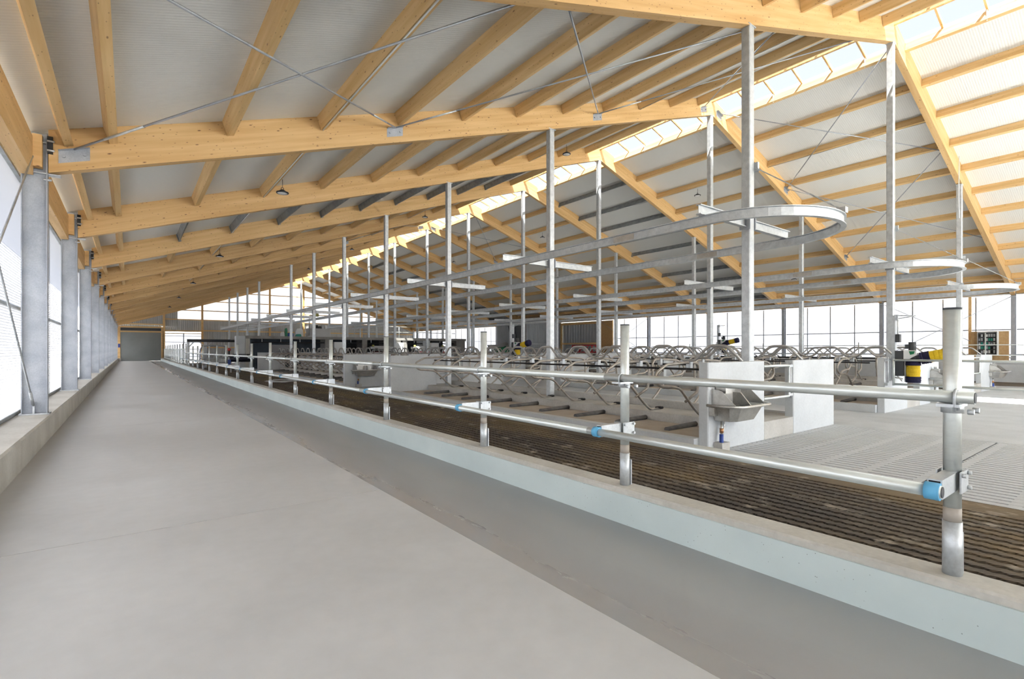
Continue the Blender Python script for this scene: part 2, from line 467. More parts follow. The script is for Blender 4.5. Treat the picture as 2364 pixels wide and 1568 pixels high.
# ---- slatted crossing and plain concrete floors
st = thing('floor_slatted', (0, 0, 0), 'pale concrete slatted floor with rows of short slots', 'floor', kind='structure')
obj('pit', MB().box(7.64, 12.9, YN, 4.74, ZA - 0.5, ZA - 0.28), BLACK, st)
PX = 0.168
nsl = 30
slat_me = {}
for (ya, yb) in ((1.985, 4.72), (-0.86, 1.965), (-3.7, -0.88)):
    for q in range(nsl + 1):
        x0 = 7.66 + q * PX
        me = slat_me.get((ya, 's'))
        if me is None:
            me = slat_me[(ya, 's')] = MB().box(0, PX - 0.044, 0, yb - ya, -0.16, 0).mesh('slat')
        obj('slat', me, SLATM, st, mw=Matrix.Translation((x0, ya, ZA)))
    span = yb - ya
    bands = [0.0, 0.63, 1.24, 1.86, span - 0.14]
    for bb in bands:
        obj('slat_bridge', MB().box(7.66, 7.66 + nsl * PX + 0.124, ya + bb, ya + bb + 0.11, ZA - 0.15, ZA - 0.0015), SLATM, st)
pf = thing('floor_plain', (0, 0, 0), 'plain pale concrete floor of crossing and inner alleys', 'floor', kind='structure')
for x0, x1 in ((12.86, 14.3), (14.306, 16.4), (16.406, 20.0), (20.006, 25.0), (25.006, 30.0), (30.006, 33.0)):
    obj('floor_slab', MB().box(x0, x1, YN, 4.745, ZA - 0.2, ZA), SLATM, pf)
obj('floor_slab', MB().box(7.64, 33.0, 4.746, YE - 0.1, ZA - 0.2, ZA - 0.002), SLATM, pf)
obj('floor_slab', MB().box(33.002, 38.0, YN, YE - 0.1, ZA - 0.2, ZA), RUBBER, pf, label='brown soiled alley along the curtain wall')

# ---- left wall
wl = thing('wall_left', (0, 0, 0), 'mesh side wall of steel columns on a concrete kerb', 'wall', kind='structure')
ke = [YN]; y = 8.95
joints = []
yy = YN + 2.4
while yy < YE: joints.append(yy); yy += 2.38 + (0.25 if len(joints) % 3 == 0 else 0)
prev = YN
for j in joints + [YE]:
    obj('kerb_block', MB().prism([(-1.62, ZF - 0.2), (-1.0, ZF - 0.2), (-1.0, -1.075), (-1.02, -1.054), (-1.62, -1.054)], prev + 0.003, j - 0.003), CONC_K, wl)
    prev = j
colm = MB()
zt = zroof(XL) - 0.06
colm.box(-0.015, 0, -0.085, 0.085, 0, zt + 1.03).box(-0.315, -0.30, -0.085, 0.085, 0, zt + 1.03).box(-0.30, -0.015, -0.006, 0.006, 0, zt + 1.03)
col_me = colm.mesh('steel_column')
bp_me = MB().box(-0.34, 0.03, -0.11, 0.11, -0.024, 0.0).box(0.0, 0.03, -0.11, 0.11, -0.085, 0).mesh('base_plate')
stf_me = MB().box(-0.30, -0.015, -0.08, 0.08, zrb(XL) + 1.03 - 0.02, zrb(XL) + 1.03 - 0.005).box(0, 0.16, -0.07, 0.07, zrb(XL) + 1.03 - 0.02, zrb(XL) + 1.03 - 0.004).box(-0.30, -0.015, -0.08, 0.08, zt + 1.03 - 0.16, zt + 1.03 - 0.145).mesh('stiffener')
pad_me = MB().box(0.0, 0.07, -0.13, -0.07, zt + 0.7, zt + 0.98).mesh('bearing_pad')
bolt_me = MB().tube([(0.0, -0.13, zt + 0.75), (0.09, -0.13, zt + 0.75)], 0.018, 6).tube([(0.0, -0.13, zt + 0.9), (0.09, -0.13, zt + 0.9)], 0.018, 6).tube([(-0.05, -0.06, zrb(XL) + 0.92), (0.05, -0.06, zrb(XL) + 0.92)], 0.02, 6).mesh('bolt')
def column(parent, x, y, flip):
    R = Matrix.Translation((x, y, -1.03)) @ (Matrix.Rotation(PI, 4, 'Z') if flip else Matrix.Identity(4))
    c = obj('steel_column', col_me, GALV_D, parent, mw=R)
    for nm, me, mt in (('base_plate', bp_me, GALV), ('stiffener', stf_me, GALV), ('bearing_pad', pad_me, BLACK), ('bolt', bolt_me, GALV)):
        o = obj(nm, me, mt, c); o.matrix_parent_inverse = Matrix.Identity(4)
for k in range(-4, 13): column(wl, XL, F(k), False)
def ribbed(y0, y1, z0, z1, x, pitch=0.042, dep=0.026):
    pr = []; z = z0; k = 0
    while z < z1:
        pr.append((x + (dep if k % 2 else 0), z)); z += pitch / 2; k += 1
    pr.append((x, z1))
    m = MB(); m.strip(pr, y0, y1, 'y'); return m
for k in range(-4, 12):
    y0, y1 = F(k), F(k + 1)
    obj('mesh_panel', ribbed(y0, y1, -1.0, 0.66, -1.47), MESHM, wl)
    obj('mesh_panel', ribbed(y0, y1, 0.70, 2.86, -1.47), MESHM, wl)
    obj('mesh_rail', MB().box(-1.475, -1.44, y0, y1, 0.655, 0.705), GALV, wl)
    obj('mesh_rail', MB().box(-1.48, -1.43, y0, y1, -1.054, -1.0), ZINC, wl)
    obj('mesh_rail', MB().box(-1.49, -1.40, y0, y1, 2.80, 2.87), ZINC, wl)
    for q in (0.3, 0.72): obj('tension_cord', MB().tube([(-1.44, y0 + 6 * q, -1.0), (-1.44, y0 + 6 * q + 0.02, 0.7), (-1.44, y0 + 6 * q, 2.8)], 0.006, 5), RODM, wl)
eb_me = MB().box(-2.89, 2.89, -0.08, 0.08, -0.3, 0.3).mesh('eave_beam')
eblk_me = MB().box(-0.06, 0.06, -0.03, 0.11, -0.2, 0.32).mesh('beam_block')
for k in range(-4, 12):
    obj('eave_beam', eb_me, WOOD, wl, mw=axes((-1.30, (F(k) + F(k + 1)) / 2, 3.11), (0, 1, 0), (0, 0, 1)))
    for yy in (F(k) + 0.16, F(k + 1) - 0.16):
        obj('beam_block', eblk_me, WOOD, wl, mw=axes((-1.17, yy, 3.14), (1, 0, 0), (0, 0, 1)))

# ---- right wall
wr = thing('wall_right', (0, 0, 0), 'white curtain side wall of dark steel columns on parapet', 'wall', kind='structure')
obj('parapet', MB().box(37.86, 38.4, YN, YE, ZA - 0.2, -0.60), CONC_W, wr)
for k in range(-4, 13): column(wr, XRW, F(k), True)
for k in range(-4, 12):
    y0, y1 = F(k) + 0.1, F(k + 1) - 0.1
    if k == 5:
        m = MB(); pr = []
        for q in range(59): pr.append((y0 + q * (y1 - y0) / 58, 38.27 + (0.04 if q % 4 in (1, 2) else 0)))
        m.strip([(b, a) for a, b in pr], -0.6, 2.95, 'z')
        obj('corrugated_sheet', m, CORR_B, wr)
        for a in (y0 + 0.1, y1 - 0.1): obj('timber_stud', MB().box(38.02, 38.2, a - 0.08, a + 0.08, -0.6, 2.9), PURL, wr)
        obj('timber_rail', MB().box(38.04, 38.2, y0, y1, 0.55, 0.72), PURL, wr)
        obj('timber_rail', MB().box(38.04, 38.2, y0, y1, 2.66, 2.86), PURL, wr)
    else:
        for q in range(4):
            a = y0 + q * (y1 - y0) / 4; b = y0 + (q + 1) * (y1 - y0) / 4
            obj('curtain_panel', MB().quad([(38.28, a, -0.6), (38.28, b, -0.6), (38.28, b, 2.98), (38.28, a, 2.98)]), CURTAIN, wr)
            if q: obj('curtain_rod', MB().tube([(38.24, a, -0.6), (38.24, a, 2.95)], 0.03, 6), RODM, wr)
        obj('curtain_rail', MB().box(38.21, 38.25, y0, y1, 1.07, 1.12), RODM, wr)
        obj('curtain_rail', MB().tube([(38.1, y0, -0.28), (38.1, y1, -0.28)], 0.03, 6), RODM, wr)
    obj('eave_beam', eb_me, WOOD, wr, mw=axes((38.12, (F(k) + F(k + 1)) / 2, 3.28), (0, 1, 0), (0, 0, 1)))
    obj('eave_beam', eb_me, WOOD, wr, mw=axes((37.66, (F(k) + F(k + 1)) / 2, 3.50), (0, 1, 0), (0, 0, 1)))
    obj('winch_tube', MB().tube([(37.75, y0, 2.99), (37.75, y1, 2.99)], 0.024, 6), GALV, wr)
obj('plywood_board', MB().box(38.05, 38.2, F(4) + 4.35, F(5) - 0.12, -0.6, 2.9), PLY, wr, label='tall plywood board beside the corrugated bay')
obj('timber_pole', MB().box(38.02, 38.14, 6.93, 7.05, -0.6, 2.98), PURL, wr)

# ---- end wall
wb = thing('wall_back', (0, YE, ZF), 'far gable wall of corrugated sheet, timber and pale sheeting', 'wall', kind='structure')
def corr_panel(x0, x1, z0, z1, yy, mat, zslope=None, pitch=0.19):
    m = MB(); n = max(4, int((x1 - x0) / pitch) * 4)
    P = []
    for q in range(n + 1):
        x = x0 + (x1 - x0) * q / n
        P.append((x, yy + (0.045 if q % 4 in (1, 2) else 0.0)))
    top = [min(z1, (zroof(x) - 0.02)) if zslope else z1 for x, _ in P]
    for q in range(n):
        (xa, ya), (xb, yb) = P[q], P[q + 1]
        m.quad([(xa, ya, z0), (xb, yb, z0), (xb, yb, top[q + 1]), (xa, ya, top[q])])
    return obj('corrugated_sheet', m, mat, wb)
corr_panel(-1.4, 5.0, 2.9, 3.9 + 1.5, YE + 0.18, CORR, True)
corr_panel(-1.5, -0.82, ZF, 2.9, YE + 0.18, CORR)
corr_panel(5.0, 7.65, 2.35, 3.86, YE + 0.18, CORR)
corr_panel(3.5, 5.0, 2.35, 2.9, YE + 0.18, CORR)
corr_panel(7.7, 38.3, ZA, 3.86, YE + 0.18, CORR)
corr_panel(31.6, 38.3, 3.86, 8, YE + 0.18, CORR, True)
def gable_sheet(x0, x1, z0, z1):
    m = MB()
    t0, t1 = min(z1, zroof(x0) - 0.05), min(z1, zroof(x1) - 0.05)
    if t0 <= z0 and t1 <= z0: return
    xa, xb = x0, x1
    if t0 <= z0: xa = XR - (ZRB + DEP - 0.05 - z0) / TAN if x0 < XR else x0; t0 = z0
    if t1 <= z0: xb = XR + (ZRB + DEP - 0.05 - z0) / TAN; t1 = z0
    m.quad([(xa, YE + 0.16, z0), (xb, YE + 0.16, z0), (xb, YE + 0.16, t1), (xa, YE + 0.16, t0)])
    obj('pale_sheet', m, CURTAIN, wb)
gx = [5.0, 7.69, 11.8, 15.85, XR, 20.4, 24.7, 29.1, 31.6]
gz = [3.88, 5.1, 6.35, 7.65, 8.95, 10.1]
for a, b in zip(gx[:-1], gx[1:]):
    for c, d in zip(gz[:-1], gz[1:]): gable_sheet(a, b, c, d)
for z in gz[:-1]:
    xa = XR - (ZRB + DEP - z) / TAN; xb = XR + (ZRB + DEP - z) / TAN
    obj('gable_rail', MB().box(max(xa, 3.4) + 0.3, min(xb, 38.2) - 0.3, YE + 0.06, YE + 0.15, z - 0.06, z + 0.06), PURL, wb)
for x in (3.55, 7.69, 15.85, 20.4, 29.1):
    obj('gable_post', MB().box(x - 0.12, x + 0.12, YE - 0.1, YE + 0.1, ZA, zrb(x) + 0.3), WOOD, wb)
obj('gable_rail', MB().box(-1.0, 3.5, YE + 0.03, YE + 0.15, 3.1, 3.22), PURL, wb)
obj('gable_rail', MB().box(3.6, 7.6, YE + 0.03, YE + 0.15, 2.30, 2.48), PURL, wb)
obj('gable_rail', MB().box(3.6, 7.6, YE + 0.03, YE + 0.15, 2.04, 2.14), PURL, wb)
obj('gable_rail', MB().box(7.8, 38.0, YE + 0.03, YE + 0.15, 2.40, 2.56), PURL, wb)
obj('gable_rail', MB().box(7.8, 38.0, YE + 0.03, YE + 0.15, 0.2, 0.36), PURL, wb)
for xa, xb in ((3.66, 5.6), (5.68, 7.58)):
    obj('pale_sheet', MB().quad([(xa, YE + 0.1, ZA), (xb, YE + 0.1, ZA), (xb, YE + 0.1, 2.06), (xa, YE + 0.1, 2.06)]), CURTAIN, wb)
for z in (-0.9, 0.05, 0.95, 1.75): obj('curtain_rail', MB().box(3.66, 7.58, YE + 0.04, YE + 0.08, z - 0.03, z + 0.03), RODM, wb)
obj('curtain_post', MB().box(5.58, 5.70, YE + 0.0, YE + 0.1, ZA, 2.06), GALV_D, wb)
dr = thing('door_1', (1.3, YE, ZF), 'grey roller door at the far end of the feed passage', 'door', kind='structure')
zz = ZF
while zz < 2.1:
    obj('door_section', MB().box(-0.78, 3.26, YE - 0.02, YE + 0.04, zz + 0.003, min(zz + 0.5, 2.14) - 0.003), DOORM, dr); zz += 0.5
obj('door_backing', MB().box(-0.8, 3.28, YE + 0.041, YE + 0.08, ZF, 2.9), DOORM, dr)
obj('door_lintel', MB().box(-0.8, 3.28, YE - 0.06, YE + 0.06, 2.14, 2.30), WOOD, dr)
obj('door_box', MB().box(-0.78, 3.26, YE - 0.05, YE + 0.1, 2.36, 2.66), DARKG, dr)
obj('door_lintel', MB().box(-1.0, 3.5, YE - 0.06, YE + 0.06, 2.70, 2.86), WOOD, dr)
for x in (-0.93, 3.38): obj('door_post', MB().box(x - 0.13, x + 0.13, YE - 0.1, YE + 0.1, ZF + 0.35, 2.70), WOOD, dr)
for x in (-0.93, 3.45): obj('post_footing', MB().box(x - 0.2, x + 0.2, YE - 0.14, YE + 0.1, ZF, ZF + 0.36), CONC_K, dr)
obj('control_box', MB().box(-1.02, -0.84, YE - 0.17, YE - 0.1, 0.25, 0.7), COBALT, dr)

# ---- roof
ce = thing('ceiling', (0, 0, 0), 'timber barn roof of glulam rafters, purlins and pale panels', 'ceiling', kind='structure')
def rafter_mesh(x_end, side):
    """local x runs up the slope; ends cut plumb"""
    L = (XR - x_end) if side < 0 else (x_end - XR)
    c, s_ = math.cos(PITCH), math.sin(PITCH)
    def loc(d, z): return (-d * c + z * s_, d * s_ + z * c)
    pts = []
    for d, z in ((0, 0), (L, -TAN * L), (L, -TAN * L + DEP), (0, DEP)):
        # rotate (−d, z) by −pitch into the sloping frame
        x, zz = -d, z
        pts.append((x * c + zz * s_, -x * s_ + zz * c))
    return MB().prism(pts, -0.09, 0.09, 'y').mesh('rafter')
raf_l = rafter_mesh(XL + 0.012, -1); raf_r = rafter_mesh(XRW - 0.012, 1)
for k in range(-4, 13):
    obj('rafter', raf_l, WOOD, ce, mw=Matrix.Translation((XR, F(k), ZRB)) @ Matrix.Rotation(-PITCH, 4, 'Y'))
    obj('rafter', raf_r, WOOD, ce, mw=Matrix.Translation((XR, F(k), ZRB)) @ Matrix.Rotation(PI, 4, 'Z') @ Matrix.Rotation(-PITCH, 4, 'Y'))
PH = 0.28
pur_me = MB().box(-2.905, 2.905, -0.06, 0.06, -PH, 0).mesh('purlin')
zp = [(-0.055, 0), (0.03, 0), (0.03, -PH + 0.02), (0.06, -PH + 0.02), (0.06, -PH), (0.015, -PH), (0.015, -0.015), (-0.055, -0.015)]
zp_me = MB().prism(zp, -2.90, 2.90, 'x').mesh('steel_purlin')
shoe_me = MB().box(-2.93, -2.80, -0.03, 0.06, -PH - 0.01, -0.02).box(2.80, 2.93, -0.03, 0.06, -PH - 0.01, -0.02).mesh('purlin_shoe')
DL = [1.04 + 1.775 * i for i in range(10)] + [18.80, 19.38]
DR = [1.12 + 1.738 * i for i in range(10)] + [18.35]
nl = Vector((-math.sin(PITCH), 0, math.cos(PITCH))); nr = Vector((math.sin(PITCH), 0, math.cos(PITCH)))
for k in range(-1, 12):
    ym = (F(k) + F(k + 1)) / 2
    steel = k in (2, 7)
    for D, sgn, nn in [(d, -1, nl) for d in DL] + [(d, 1, nr) for d in DR]:
        x = XR + sgn * D
        if steel and 1.5 < D < 18.5:
            p = obj('steel_purlin', zp_me, ZINC, ce, mw=axes((x, ym, zroof(x)), (0, 1, 0), nn))
            sh = obj('purlin_shoe', shoe_me, RODM, p); sh.matrix_parent_inverse = Matrix.Identity(4)
        else:
            obj('purlin', pur_me, PURL, ce, mw=axes((x, ym, zroof(x)), (0, 1, 0), nn))
SK = 1.07                                  # skylight half width
for k in range(-4, 12):
    y0, y1 = F(k), F(k + 1)
    for q in range(1):
        for sgn, xe in ((-1, -2.2), (1, 39.1)):
            xa = XR + sgn * SK
            za, zb = zroof(xa), zroof(xe)
            n = nl if sgn < 0 else nr
            m = MB()
            lo = [(xa, za), (xe, zb)]
            up = [(xe + n.x * 0.12, zb + n.z * 0.12), (xa + n.x * 0.12, za + n.z * 0.12)]
            m.prism(lo + up, y0 + 0.002, y1 - 0.002, 'y')
            obj('roof_panel', m, ROOFM, ce)
bar_l = MB().bar((XR - SK - 0.02, 0, zroof(XR - SK) + 0.05), (XR - 0.03, 0, zroof(XR) + 0.04), 0.05, 0.09).mesh('glazing_bar')
bar_r = MB().bar((XR + SK + 0.02, 0, zroof(XR + SK) + 0.05), (XR + 0.03, 0, zroof(XR) + 0.04), 0.05, 0.09).mesh('glazing_bar')
pan_l = MB().quad([(XR - SK - 0.05, 0.03, zroof(XR - SK) + 0.10), (XR - SK - 0.05, 0.97, zroof(XR - SK) + 0.10), (XR, 0.97, zroof(XR) + 0.10), (XR, 0.03, zroof(XR) + 0.10)]).mesh('skylight_pane')
pan_r = MB().quad([(XR + SK + 0.05, 0.03, zroof(XR - SK) + 0.10), (XR + SK + 0.05, 0.97, zroof(XR - SK) + 0.10), (XR, 0.97, zroof(XR) + 0.10), (XR, 0.03, zroof(XR) + 0.10)]).mesh('skylight_pane')
drop_me = MB().box(-0.012, 0.012, -0.012, 0.012, -0.32, 0.0).mesh('hook_strap')
for k in range(-1, 12):
    obj('ridge_beam', MB().box(XR - 0.05, XR + 0.05, F(k) + 0.09, F(k + 1) - 0.09, zroof(XR) - 0.2, zroof(XR) + 0.0), PURL, ce)
    for q in range(6):
        T = Matrix.Translation((0, F(k) + q, 0))
        obj('glazing_bar', bar_l, PURL, ce, mw=T); obj('glazing_bar', bar_r, PURL, ce, mw=T)
        obj('skylight_pane', pan_l, PANE, ce, mw=T); obj('skylight_pane', pan_r, PANE, ce, mw=T)
        if q in (1, 4):
            obj('hook_strap', drop_me, WHITE, ce, mw=Matrix.Translation((XR + SK - 0.06, F(k) + q, zroof(XR + SK) + 0.02)))
# white conduit under lamp purlins
for x, sgn in ((XR - DL[8] + 0.065, -1), (XR - DL[2] + 0.065, -1), (XR + DR[2] - 0.065, 1), (XR + DR[8] - 0.065, 1)):
    for k in range(0, 8):
        obj('cable_conduit', MB().tube([(x, F(k) + 0.12, zroof(x) - PH - 0.03), (x, F(k + 1) - 0.12, zroof(x) - PH - 0.03)], 0.014, 6), WHITE, ce)

# ================================================================ THINGS
# ---- roof cross braces
def rod(p0, p1, r=0.019): return MB().tube([p0, p1], r, 6)
def brace(k, xa, xb, label, first=True):
    ya, yb = F(k) + 0.13, F(k + 1) - 0.13
    za, zb = zrb(xa) + 0.34, zrb(xb) + 0.34
    t = thing('roof_brace', ((xa + xb) / 2, (ya + yb) / 2, min(za, zb)), label, 'brace', 'roof cross braces')
    for (x0, z0, x1, z1) in ((xa, za, xb, zb), (xb, zb, xa, za)):
        obj('rod', rod((x0, ya, z0), (x1, yb, z1)), GALV_D, t)
        a, b = Vector((x0, ya, z0)), Vector((x1, yb, z1))
        p, q = a.lerp(b, 0.84), a.lerp(b, 0.93)
        obj('turnbuckle', MB().tube([p, q], 0.022, 6), GALV, t)
    for x, z in ((xa, za), (xb, zb))[(0 if first else 1):]:
        for yy, sg in ((F(k) + 0.09, 1), (F(k + 1) - 0.09, -1)):
            m = MB()
            up = TAN * (1 if x < XR else -1)
            m.quad([(x - 0.2, yy + sg * 0.006, z - 0.2 - up * 0.2), (x + 0.2, yy + sg * 0.006, z - 0.2 + up * 0.2), (x + 0.2, yy + sg * 0.006, z + up * 0.2), (x - 0.2, yy + sg * 0.006, z - up * 0.2)])
            m.quad([(x - 0.2, yy + sg * 0.006, z - up * 0.2), (x + 0.2, yy + sg * 0.006, z + up * 0.2), (x + 0.2, yy + sg * 0.10, z + up * 0.2), (x - 0.2, yy + sg * 0.10, z - up * 0.2)])
            for q in (-0.13, 0.13): m.tube([(x + q, yy + sg * 0.005, z - 0.1 + up * q), (x + q, yy + sg * 0.03, z - 0.1 + up * q)], 0.022, 6)
            obj('bracket', m, GALV_D, t)
brace(0, -0.72, 5.0, 'nearest galvanised X brace above the feed passage, beside the eave')
brace(0, 5.0, 11.9, 'galvanised X brace between the feed passage brace and the ridge brace', False)
brace(0, 11.9, 17.9, 'galvanised X brace just left of the ridge skylight, nearest bay', False)
brace(0, 19.0, 24.8, 'galvanised X brace right of the ridge skylight, nearest bay')
brace(0, 24.8, 32.0, 'galvanised X brace low on the right roof slope, nearest bay', False)
brace(4, 19.0, 25.0, 'small distant galvanised X brace right of the ridge')
brace(4, 12.1, 17.9, 'small distant galvanised X brace left of the ridge')
def wall_brace(x, k, zt_, zb_, name_label):
    t = thing('wall_brace', (x, F(k) + 3, zb_), name_label, 'brace')
    for a, b in ((F(k) + 0.03, F(k + 1) - 0.03), (F(k + 1) - 0.03, F(k) + 0.03)):
        obj('rod', rod((x, a, zt_), (x, b, zb_), 0.014), GALV, t)
        A, B = Vector((x, a, zt_)), Vector((x, b, zb_))
        obj('turnbuckle', MB().tube([A.lerp(B, 0.93), A.lerp(B, 0.985)], 0.022, 6), GALV, t)
        obj('lug', MB().box(x - 0.012, x + 0.012, b - 0.07, b + 0.07, zb_ - 0.08, zb_ + 0.1), GALV, t)
wall_brace(-1.22, 0, 3.2, -0.95, 'thin X brace rods in front of the left mesh wall')
wall_brace(37.98, 0, 2.9, -0.5, 'thin X brace rods before the white curtain, nearest bay')
wall_brace(37.98, 4, 2.9, -0.5, 'thin X brace rods before the white curtain beside plywood')

# ---- steel posts
post_me = {}
def steel_post(x, y, ztop, zbase, label):
    t = thing('steel_post', (x, y, zbase), label, 'post', 'square galvanised roof posts')
    hw = 0.09
    obj('shaft', MB().prism([(x - hw + 0.015, y - hw), (x + hw - 0.015, y - hw), (x + hw, y - hw + 0.015), (x + hw, y + hw - 0.015), (x + hw - 0.015, y + hw), (x - hw + 0.015, y + hw), (x - hw, y + hw - 0.015), (x - hw, y - hw + 0.015)], zbase, ztop - 0.02, 'z'), GALV, t)
    obj('head_plate', MB().box(x - 0.14, x + 0.14, y - 0.1, y + 0.1, ztop - 0.02, ztop), GALV, t)
    return t
PA, PC = 9.976, 26.68
ZB = -1.39
for row, x in (('left of the ridge', PA), ('under the ridge skylight', XR), ('right of the ridge', PC)):
    n = 0
    for k in range(0, 12):
        if x == PA and k == 7: continue
        zb = ZB if k < 7 else 1.17
        if k in (2, 7): zb = ZB if k == 2 else 1.17
        if k >= 9: zb = ZA
        steel_post(x, F(k), zrb(x) - (0.0 if x != XR else 0.02), zb, '%s square galvanised post from camera in row %s' % (ORD[n], row)); n += 1

# ---- overhead tracks
def track(xc, y0, y1, label, nm):
    t = thing('overhead_track', (xc, y0, 2.2), label, 'track', 'overhead monorail loops')
    r = 1.58; zc = 2.37
    pts = []
    for q in range(25):
        a = PI + PI * q / 24
        pts.append((xc + r * math.cos(a), y0 + r * math.sin(a)))
    ys = []
    pts2 = [(xc - r, y1)]
    far = [(xc + r * math.cos(PI * q / 16), y1 + r * math.sin(PI * q / 16)) for q in range(17)]
    loop = pts + far
    # I-section swept round the loop
    prof = [(-0.045, -0.09), (0.045, -0.09), (0.045, -0.075), (0.006, -0.07), (0.006, 0.07), (0.045, 0.075), (0.045, 0.09), (-0.045, 0.09), (-0.045, 0.075), (-0.006, 0.07), (-0.006, -0.07), (-0.045, -0.075)]
    m = MB(); n = len(loop); np_ = len(prof)
    for i in range(n):
        a, b, c = Vector(loop[i - 1]), Vector(loop[i]), Vector(loop[(i + 1) % n])
        d = ((b - a).normalized() + (c - b).normalized()).normalized()
        nx, ny = d.y, -d.x
        for u, v in prof: m.v.append((b.x + nx * u, b.y + ny * u, zc + v))
    for i in range(n):
        j = (i + 1) % n
        for p in range(np_):
            q = (p + 1) % np_
            m.f.append((i * np_ + p, i * np_ + q, j * np_ + q, j * np_ + p)); m.sm.append(False)
    obj('rail', m, GALV, t)
    k = 0
    while F(k) < y1 + 0.5:
        y = F(k)
        for sg in (-1, 1):
            xa, xb = sorted((xc + sg * 0.125, xc + sg * 1.75))
            c = MB()
            c.box(xa, xb, y - 0.05, y + 0.05, 2.46, 2.475).box(xa, xb, y - 0.05, y + 0.05, 2.625, 2.64).box(xa, xb, y - 0.005, y + 0.005, 2.475, 2.625)
            ca = obj('cross_arm', c, GALV, t)
            obj('rail_clip', MB().box(xc + sg * r - 0.07, xc + sg * r + 0.07, y - 0.06, y + 0.06, 2.445, 2.46), RODM, ca)
            obj('arm_plate', MB().box(xc + sg * 0.1075 - 0.0125, xc + sg * 0.1075 + 0.0125, y - 0.11, y + 0.11, 2.42, 2.68), GALV_D, ca)
        k += 1
    # splice plates on the rail
    for yy in (F(0) + 1.6, F(2) + 0.9, F(4) + 2.0):
        for sg in (-1, 1):
            obj('splice_plate', MB().box(xc + sg * r - 0.014, xc + sg * r + 0.014, yy, yy + 0.55, 2.31, 2.43), STAIN, t)
    # stay from the first post to the curved end
    a, b = Vector((xc + 0.10, F(0) - 0.1, 3.68)), Vector((xc + 0.25, y0 - r + 0.02, 2.52))
    obj('stay_bar', MB().bar(a, a.lerp(b, 0.66), 0.05, 0.02), GALV, t)
    ch = MB()
    for q in range(7):
        p = a.lerp(b, 0.66 + 0.32 * q / 7); e = a.lerp(b, 0.66 + 0.32 * (q + 1.25) / 7)
        d = (e - p); s1 = Vector((1, 0, 0)) * 0.022 if q % 2 else Vector((0, 0.012, 0.018))
        ch.tube([p + s1, e + s1, e - s1, p - s1], 0.007, 5, closed=True)
    obj('stay_chain', ch, GALV, t)
    obj('stay_clamp', MB().box(b.x - 0.06, b.x + 0.06, b.y - 0.07, b.y + 0.07, 2.46, 2.56), GALV, t)
    obj('stay_lug', MB().box(xc + 0.09, xc + 0.15, F(0) - 0.16, F(0) + 0.0, 3.6, 3.78), GALV, t)
track(PA, F(0) - 0.05, 66.0, 'galvanised monorail loop around the post row left of ridge', 'a')
track(XR, F(0) - 0.1, 56.0, 'galvanised monorail loop around the post row under ridge', 'b')
track(PC, F(0) - 0.1, 50.0, 'galvanised monorail loop around the post row right of ridge', 'c')

# ---- pendant lamps
def lamp(x, y, z, ztop, label):
    t = thing('pendant_lamp', (x, y, z), label, 'lamp', 'black high bay pendant lamps')
    obj('housing', MB().lathe([(0.155, 0.0), (0.165, 0.012), (0.16, 0.035), (0.09, 0.055), (0.07, 0.085), (0.045, 0.10), (0.0, 0.10)], (x, y, z), 20), BLACK, t)
    obj('lens', MB().lathe([(0.0, -0.004), (0.125, -0.004), (0.135, 0.002)], (x, y, z), 20), LENS, t)
    ring = [(x + 0.03 * math.cos(a), y, z + 0.135 + 0.035 * math.sin(a)) for a in [2 * PI * q / 12 for q in range(12)]]
    obj('hook', MB().tube(ring, 0.008, 6, closed=True), BLACK, t)
    obj('cord', MB().tube([(x, y, z + 0.165), (x + 0.006, y, (z + ztop) / 2), (x, y, ztop)], 0.007, 5), BLACK, t)
lx = XR - DL[8] + 0.065
LAMPS = [(3.4, 14.995, 4.34, 'L'), (3.4, 27.1, 4.36, 'L'), (3.4, 39.3, 4.37, 'L'), (3.4, 51.2, 4.39, 'L'), (3.4, 63.3, 4.39, 'L'),
         (14.0, 14.76, 7.84, 'M'), (14.0, 26.9, 7.85, 'M'), (14.0, 39.2, 7.87, 'M'), (14.0, 51.2, 7.85, 'M'),
         (23.1, 14.7, 7.85, 'R'), (23.1, 26.8, 7.85, 'R'), (23.1, 38.9, 7.8, 'R'),
         (33.0, 14.3, 4.36, 'F'), (33.0, 26.3, 4.41, 'F')]
cnt = {}
ROWN = {'L': 'above the feed passage', 'M': 'left of the ridge', 'R': 'right of the ridge', 'F': 'towards the curtain wall'}
for x, y, z, r in LAMPS:
    q = cnt.get(r, 0); cnt[r] = q + 1
    lamp(x, y, z, zroof(x) - PH - 0.05, '%s black pendant lamp from camera in row %s' % (ORD[q], ROWN[r]))

# ---- feed fence
ff = thing('feed_fence', (3.32, 15, -1.14), 'galvanised tube feed fence along the kerb with blue rings', 'fence')
FP = [0.68, 2.806, 4.93, 7.76, 10.57, 13.38, 16.2, 19.02, 21.84, 24.66, 27.48, 30.3, 33.1, 35.9, 38.7, 41.5, 43.6]
XP = 3.335
for y in FP:
    m = MB()
    m.tube([(XP, y, -0.80), (XP, y, 0.205)], 0.0375, 16)
    p = obj('post', m, TUBE, ff)
    obj('post_cap', MB().tube([(XP, y, 0.203), (XP, y, 0.213)], 0.0385, 16), DARKG, p)
    obj('band', MB().tube([(XP, y, -0.87), (XP, y, -0.80)], 0.0382, 16), plain('tan_tape', (0.42, 0.38, 0.33), 0.6) if 'tan_tape' not in MATS else MATS['tan_tape'], p)
    obj('sleeve', MB().tube([(XP, y, -1.14), (XP, y, -0.87)], 0.041, 16).box(XP + 0.038, XP + 0.05, y - 0.035, y + 0.035, -1.14, -0.93), GALV, p)
def span_tubes(name, x, z, r, cuts):
    for a, b in zip(cuts[:-1], cuts[1:]):
        obj(name, MB().tube([(x, a, z), (x, b, z)], r, 16, caps=True), TUBE, ff)
XT, ZT = 3.262, -0.235
